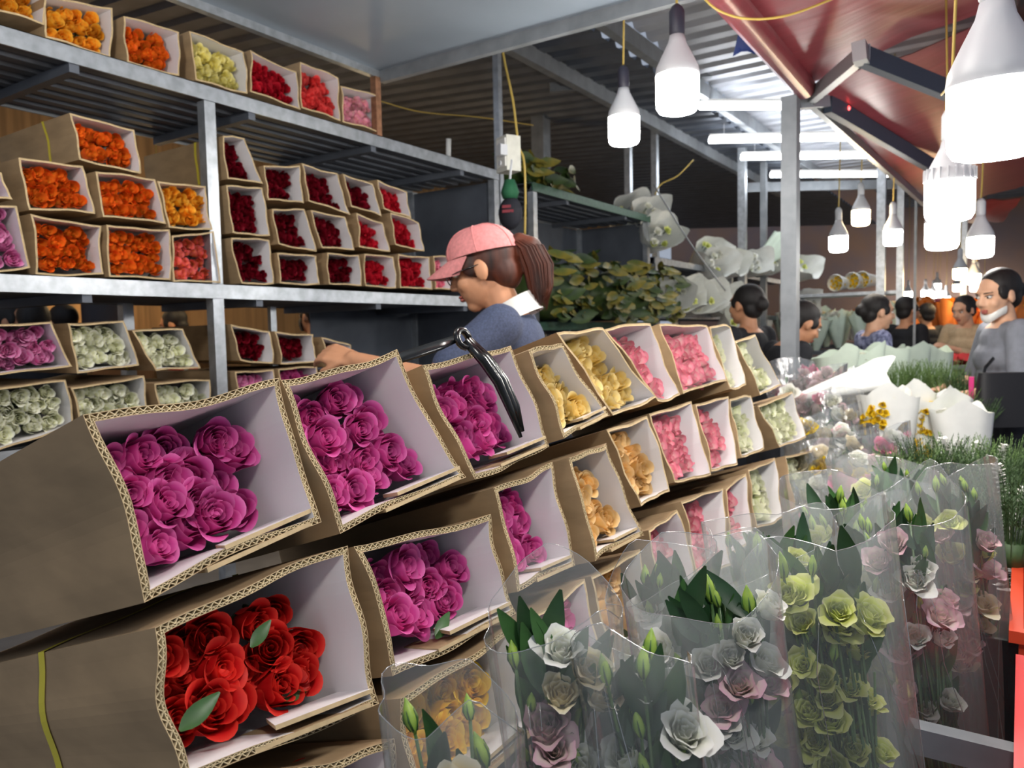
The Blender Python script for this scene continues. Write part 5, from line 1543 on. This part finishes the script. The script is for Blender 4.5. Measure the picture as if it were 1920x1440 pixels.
tag(o, 'short white tube standing on the shelf beside the outlet box', 'tube')
o = MB().tube([(0, 0, 0), (0.05, 0, 0.13)], 0.012, 8).build('copper_wire_end', material('dark conduit', (50, 48, 50), 0.5)); o.location = (-2.7, 4.6, 2.238)
tag(o, 'short dark conduit stub leaning above the foliage heap', 'conduit')

# black plastic tie over the third box of the top row
bk = thing('black_plastic_tie', 'shiny black plastic strip knotted over the third box of the top row', 'tie', PILE_PL.p(0.91, 0.12, 0.0))
B0 = PILE_PL.p(0.91, 0.12, 0.0)
def pp(u, v, w): return PILE_PL.p(u, v, w) - B0
MB().tube([pp(0.80, 0.125, -0.10), pp(0.84, 0.128, -0.05), pp(0.87, 0.130, -0.01), pp(0.895, 0.135, 0.006)], [0.012, 0.014, 0.013, 0.009], 8, flat=0.3).build('band', BLACKP, bk)
ring = [pp(0.9 + 0.014 * math.cos(a), 0.132 + 0.013 * math.sin(a), 0.012) for a in [2 * math.pi * i / 12 for i in range(13)]]
MB().tube(ring, 0.0055, 8).build('loop', BLACKP, bk)
for j, (du, r) in enumerate(((0.0, 0.008), (0.006, 0.007), (-0.005, 0.006))):
    MB().tube([pp(0.905 + du, 0.128, 0.014), pp(0.925 + du, 0.095, 0.022), pp(0.948 + du * 1.3, 0.06, 0.022), pp(0.965 + du * 1.5, 0.02, 0.018), pp(0.975 + du * 0.8, -0.012 - 0.008 * j, 0.014)], [r, r * 1.35, r * 1.3, r * 1.1, r * 0.5], 7, flat=0.55).build('tail', BLACKP, bk)

# plastic crates and bench rail at the aisle edge
def crate(label, c, mat, sx=0.36, sy=0.40, h=0.30):
    t = thing('plastic_crate', label, 'crate', c, 'plastic crates by the aisle')
    MB().box((-sx / 2, -sy / 2, 0), (sx / 2, sy / 2, 0.01)).build('bottom', mat, t)
    for lo, hi in (((-sx / 2, -sy / 2, 0.01), (-sx / 2 + 0.006, sy / 2, h)), ((sx / 2 - 0.006, -sy / 2, 0.01), (sx / 2, sy / 2, h)), ((-sx / 2 + 0.006, -sy / 2, 0.01), (sx / 2 - 0.006, -sy / 2 + 0.006, h)), ((-sx / 2 + 0.006, sy / 2 - 0.006, 0.01), (sx / 2 - 0.006, sy / 2, h))):
        MB().box(lo, hi).build('side_wall', mat, t)
    e = MB()
    for lo, hi in (((-sx / 2 - 0.014, -sy / 2 - 0.014, h - 0.02), (-sx / 2, sy / 2 + 0.014, h)), ((sx / 2, -sy / 2 - 0.014, h - 0.02), (sx / 2 + 0.014, sy / 2 + 0.014, h)), ((-sx / 2, -sy / 2 - 0.014, h - 0.02), (sx / 2, -sy / 2, h)), ((-sx / 2, sy / 2, h - 0.02), (sx / 2, sy / 2 + 0.014, h))):
        e.box(lo, hi)
    e.build('rim', mat, t)
    for i in range(3):
        MB().box((-sx / 2 - 0.01, -sy / 2 + 0.06 + i * 0.13, 0.02), (-sx / 2, -sy / 2 + 0.07 + i * 0.13, h - 0.02)).build('rib', mat, t)
    return t


REDP = material('red plastic', (204, 26, 34), 0.35)
ORP = material('orange red plastic', (214, 74, 44), 0.38)
crate('bright red plastic crate at the aisle edge', (0.195, 1.15, 0.55), REDP)
crate('orange red plastic crate behind the bright red one', (0.185, 1.68, 0.55), ORP)
cb = thing('crate_stand', 'low stand carrying the two plastic crates', 'stand', (0.15, 1.4, 0))
MB().box((-0.22, -0.5, 0.51), (0.22, 0.5, 0.55)).build('top', STEEL, cb)
for x in (-0.2, 0.2):
    for y in (-0.46, 0.46): MB().box((x - 0.02, y - 0.02, 0), (x + 0.02, y + 0.02, 0.51)).build('leg', STEEL, cb)
a, b = at(1705, 1378, 1.02), at(1990, 1448, 0.98)
o = MB().beam((0, 0, 0), b - a, 0.03, 0.035).build('bench_rail', STEEL); o.location = a
tag(o, 'galvanised rail in front of the red crates', 'rail')
for f in (0.15, 0.9):
    p = a.lerp(b, f)

# room behind the rose shelf
kt = thing('kitchen_table', 'wooden table seen through the gap under the shelf', 'table', (-6.1, 3.3, 0))
KW = material('warm wood', (170, 118, 70), 0.6, var=0.2, scale=8)
MB().box((-0.6, -1.6, 1.25), (0.6, 1.6, 1.3)).build('table_top', KW, kt)
for x in (-0.55, 0.55):
    for y in (-1.5, 1.5): MB().box((x - 0.04, y - 0.04, 0), (x + 0.04, y + 0.04, 1.25)).build('leg', KW, kt)
p = at(195, 592, 5.0)
pot = thing('dark_pot', 'large dark steel pot beyond the shelf gap', 'pot', p)
MB().lathe([(0.11, -0.12), (0.13, -0.1), (0.13, 0.12), (0.14, 0.125), (0.12, 0.12), (0.12, -0.09)], 18).build('pot_body', DKSTEEL, pot)
MB().lathe([(0.135, 0.125), (0.08, 0.15), (0.015, 0.16), (0.015, 0.18)], 18).build('lid', DKSTEEL, pot)
o = MB().box((-0.2, -0.2, 0), (0.2, 0.2, p.z - 0.12)).build('pot_stand', KW); o.location = (p.x, p.y, 0); tag(o, 'wooden block stand under the dark pot', 'stand')
for i, px in enumerate((290, 305, 322)):
    o = MB().lathe([(0.03, 0), (0.05, 0.012), (0.07, 0.05), (0.066, 0.05), (0.045, 0.014)], 14).build('bowl', WHITEP)
    o.location = (-5.7, 2.9 + 0.25 * i, 1.3)
    tag(o, 'white bowl on the wooden table beyond the gap', 'bowl', 'bowls beyond the gap')

bg = thing('shoulder_bag', 'black shoulder bag at the hip of the masked woman', 'bag', at(1890, 740, 3.45))
rows = []
for i in range(7):
    f = i / 6
    rows.append([Vector(((0.15 - 0.02 * f) * math.copysign(abs(math.cos(a)) ** 0.5, math.cos(a)), (0.06 - 0.03 * f) * math.copysign(abs(math.sin(a)) ** 0.6, math.sin(a)), -0.14 + 0.24 * f)) for a in [2 * math.pi * j / 24 for j in range(24)]])
bb = MB().grid(rows, 0, True, True); bb.add(rows[0], [tuple(range(24))]); bb.add(rows[-1], [tuple(range(24))])
bb.build('bag_body', material('black nylon', (26, 26, 30), 0.6, bump=0.2, scale=30), bg, Matrix.Rotation(YAW, 4, 'Z'))
MB().tube([(-0.1, 0, 0.06), (-0.09, 0.06, 0.12), (-0.06, 0.12, 0.16)], 0.009, 8, flat=0.4).build('strap', BLACKP, bg)
MB().box((-0.15, -0.05, -0.06), (-0.13, -0.01, 0.08)).build('pink_tag', material('pink tag', (206, 40, 120), 0.6), bg)
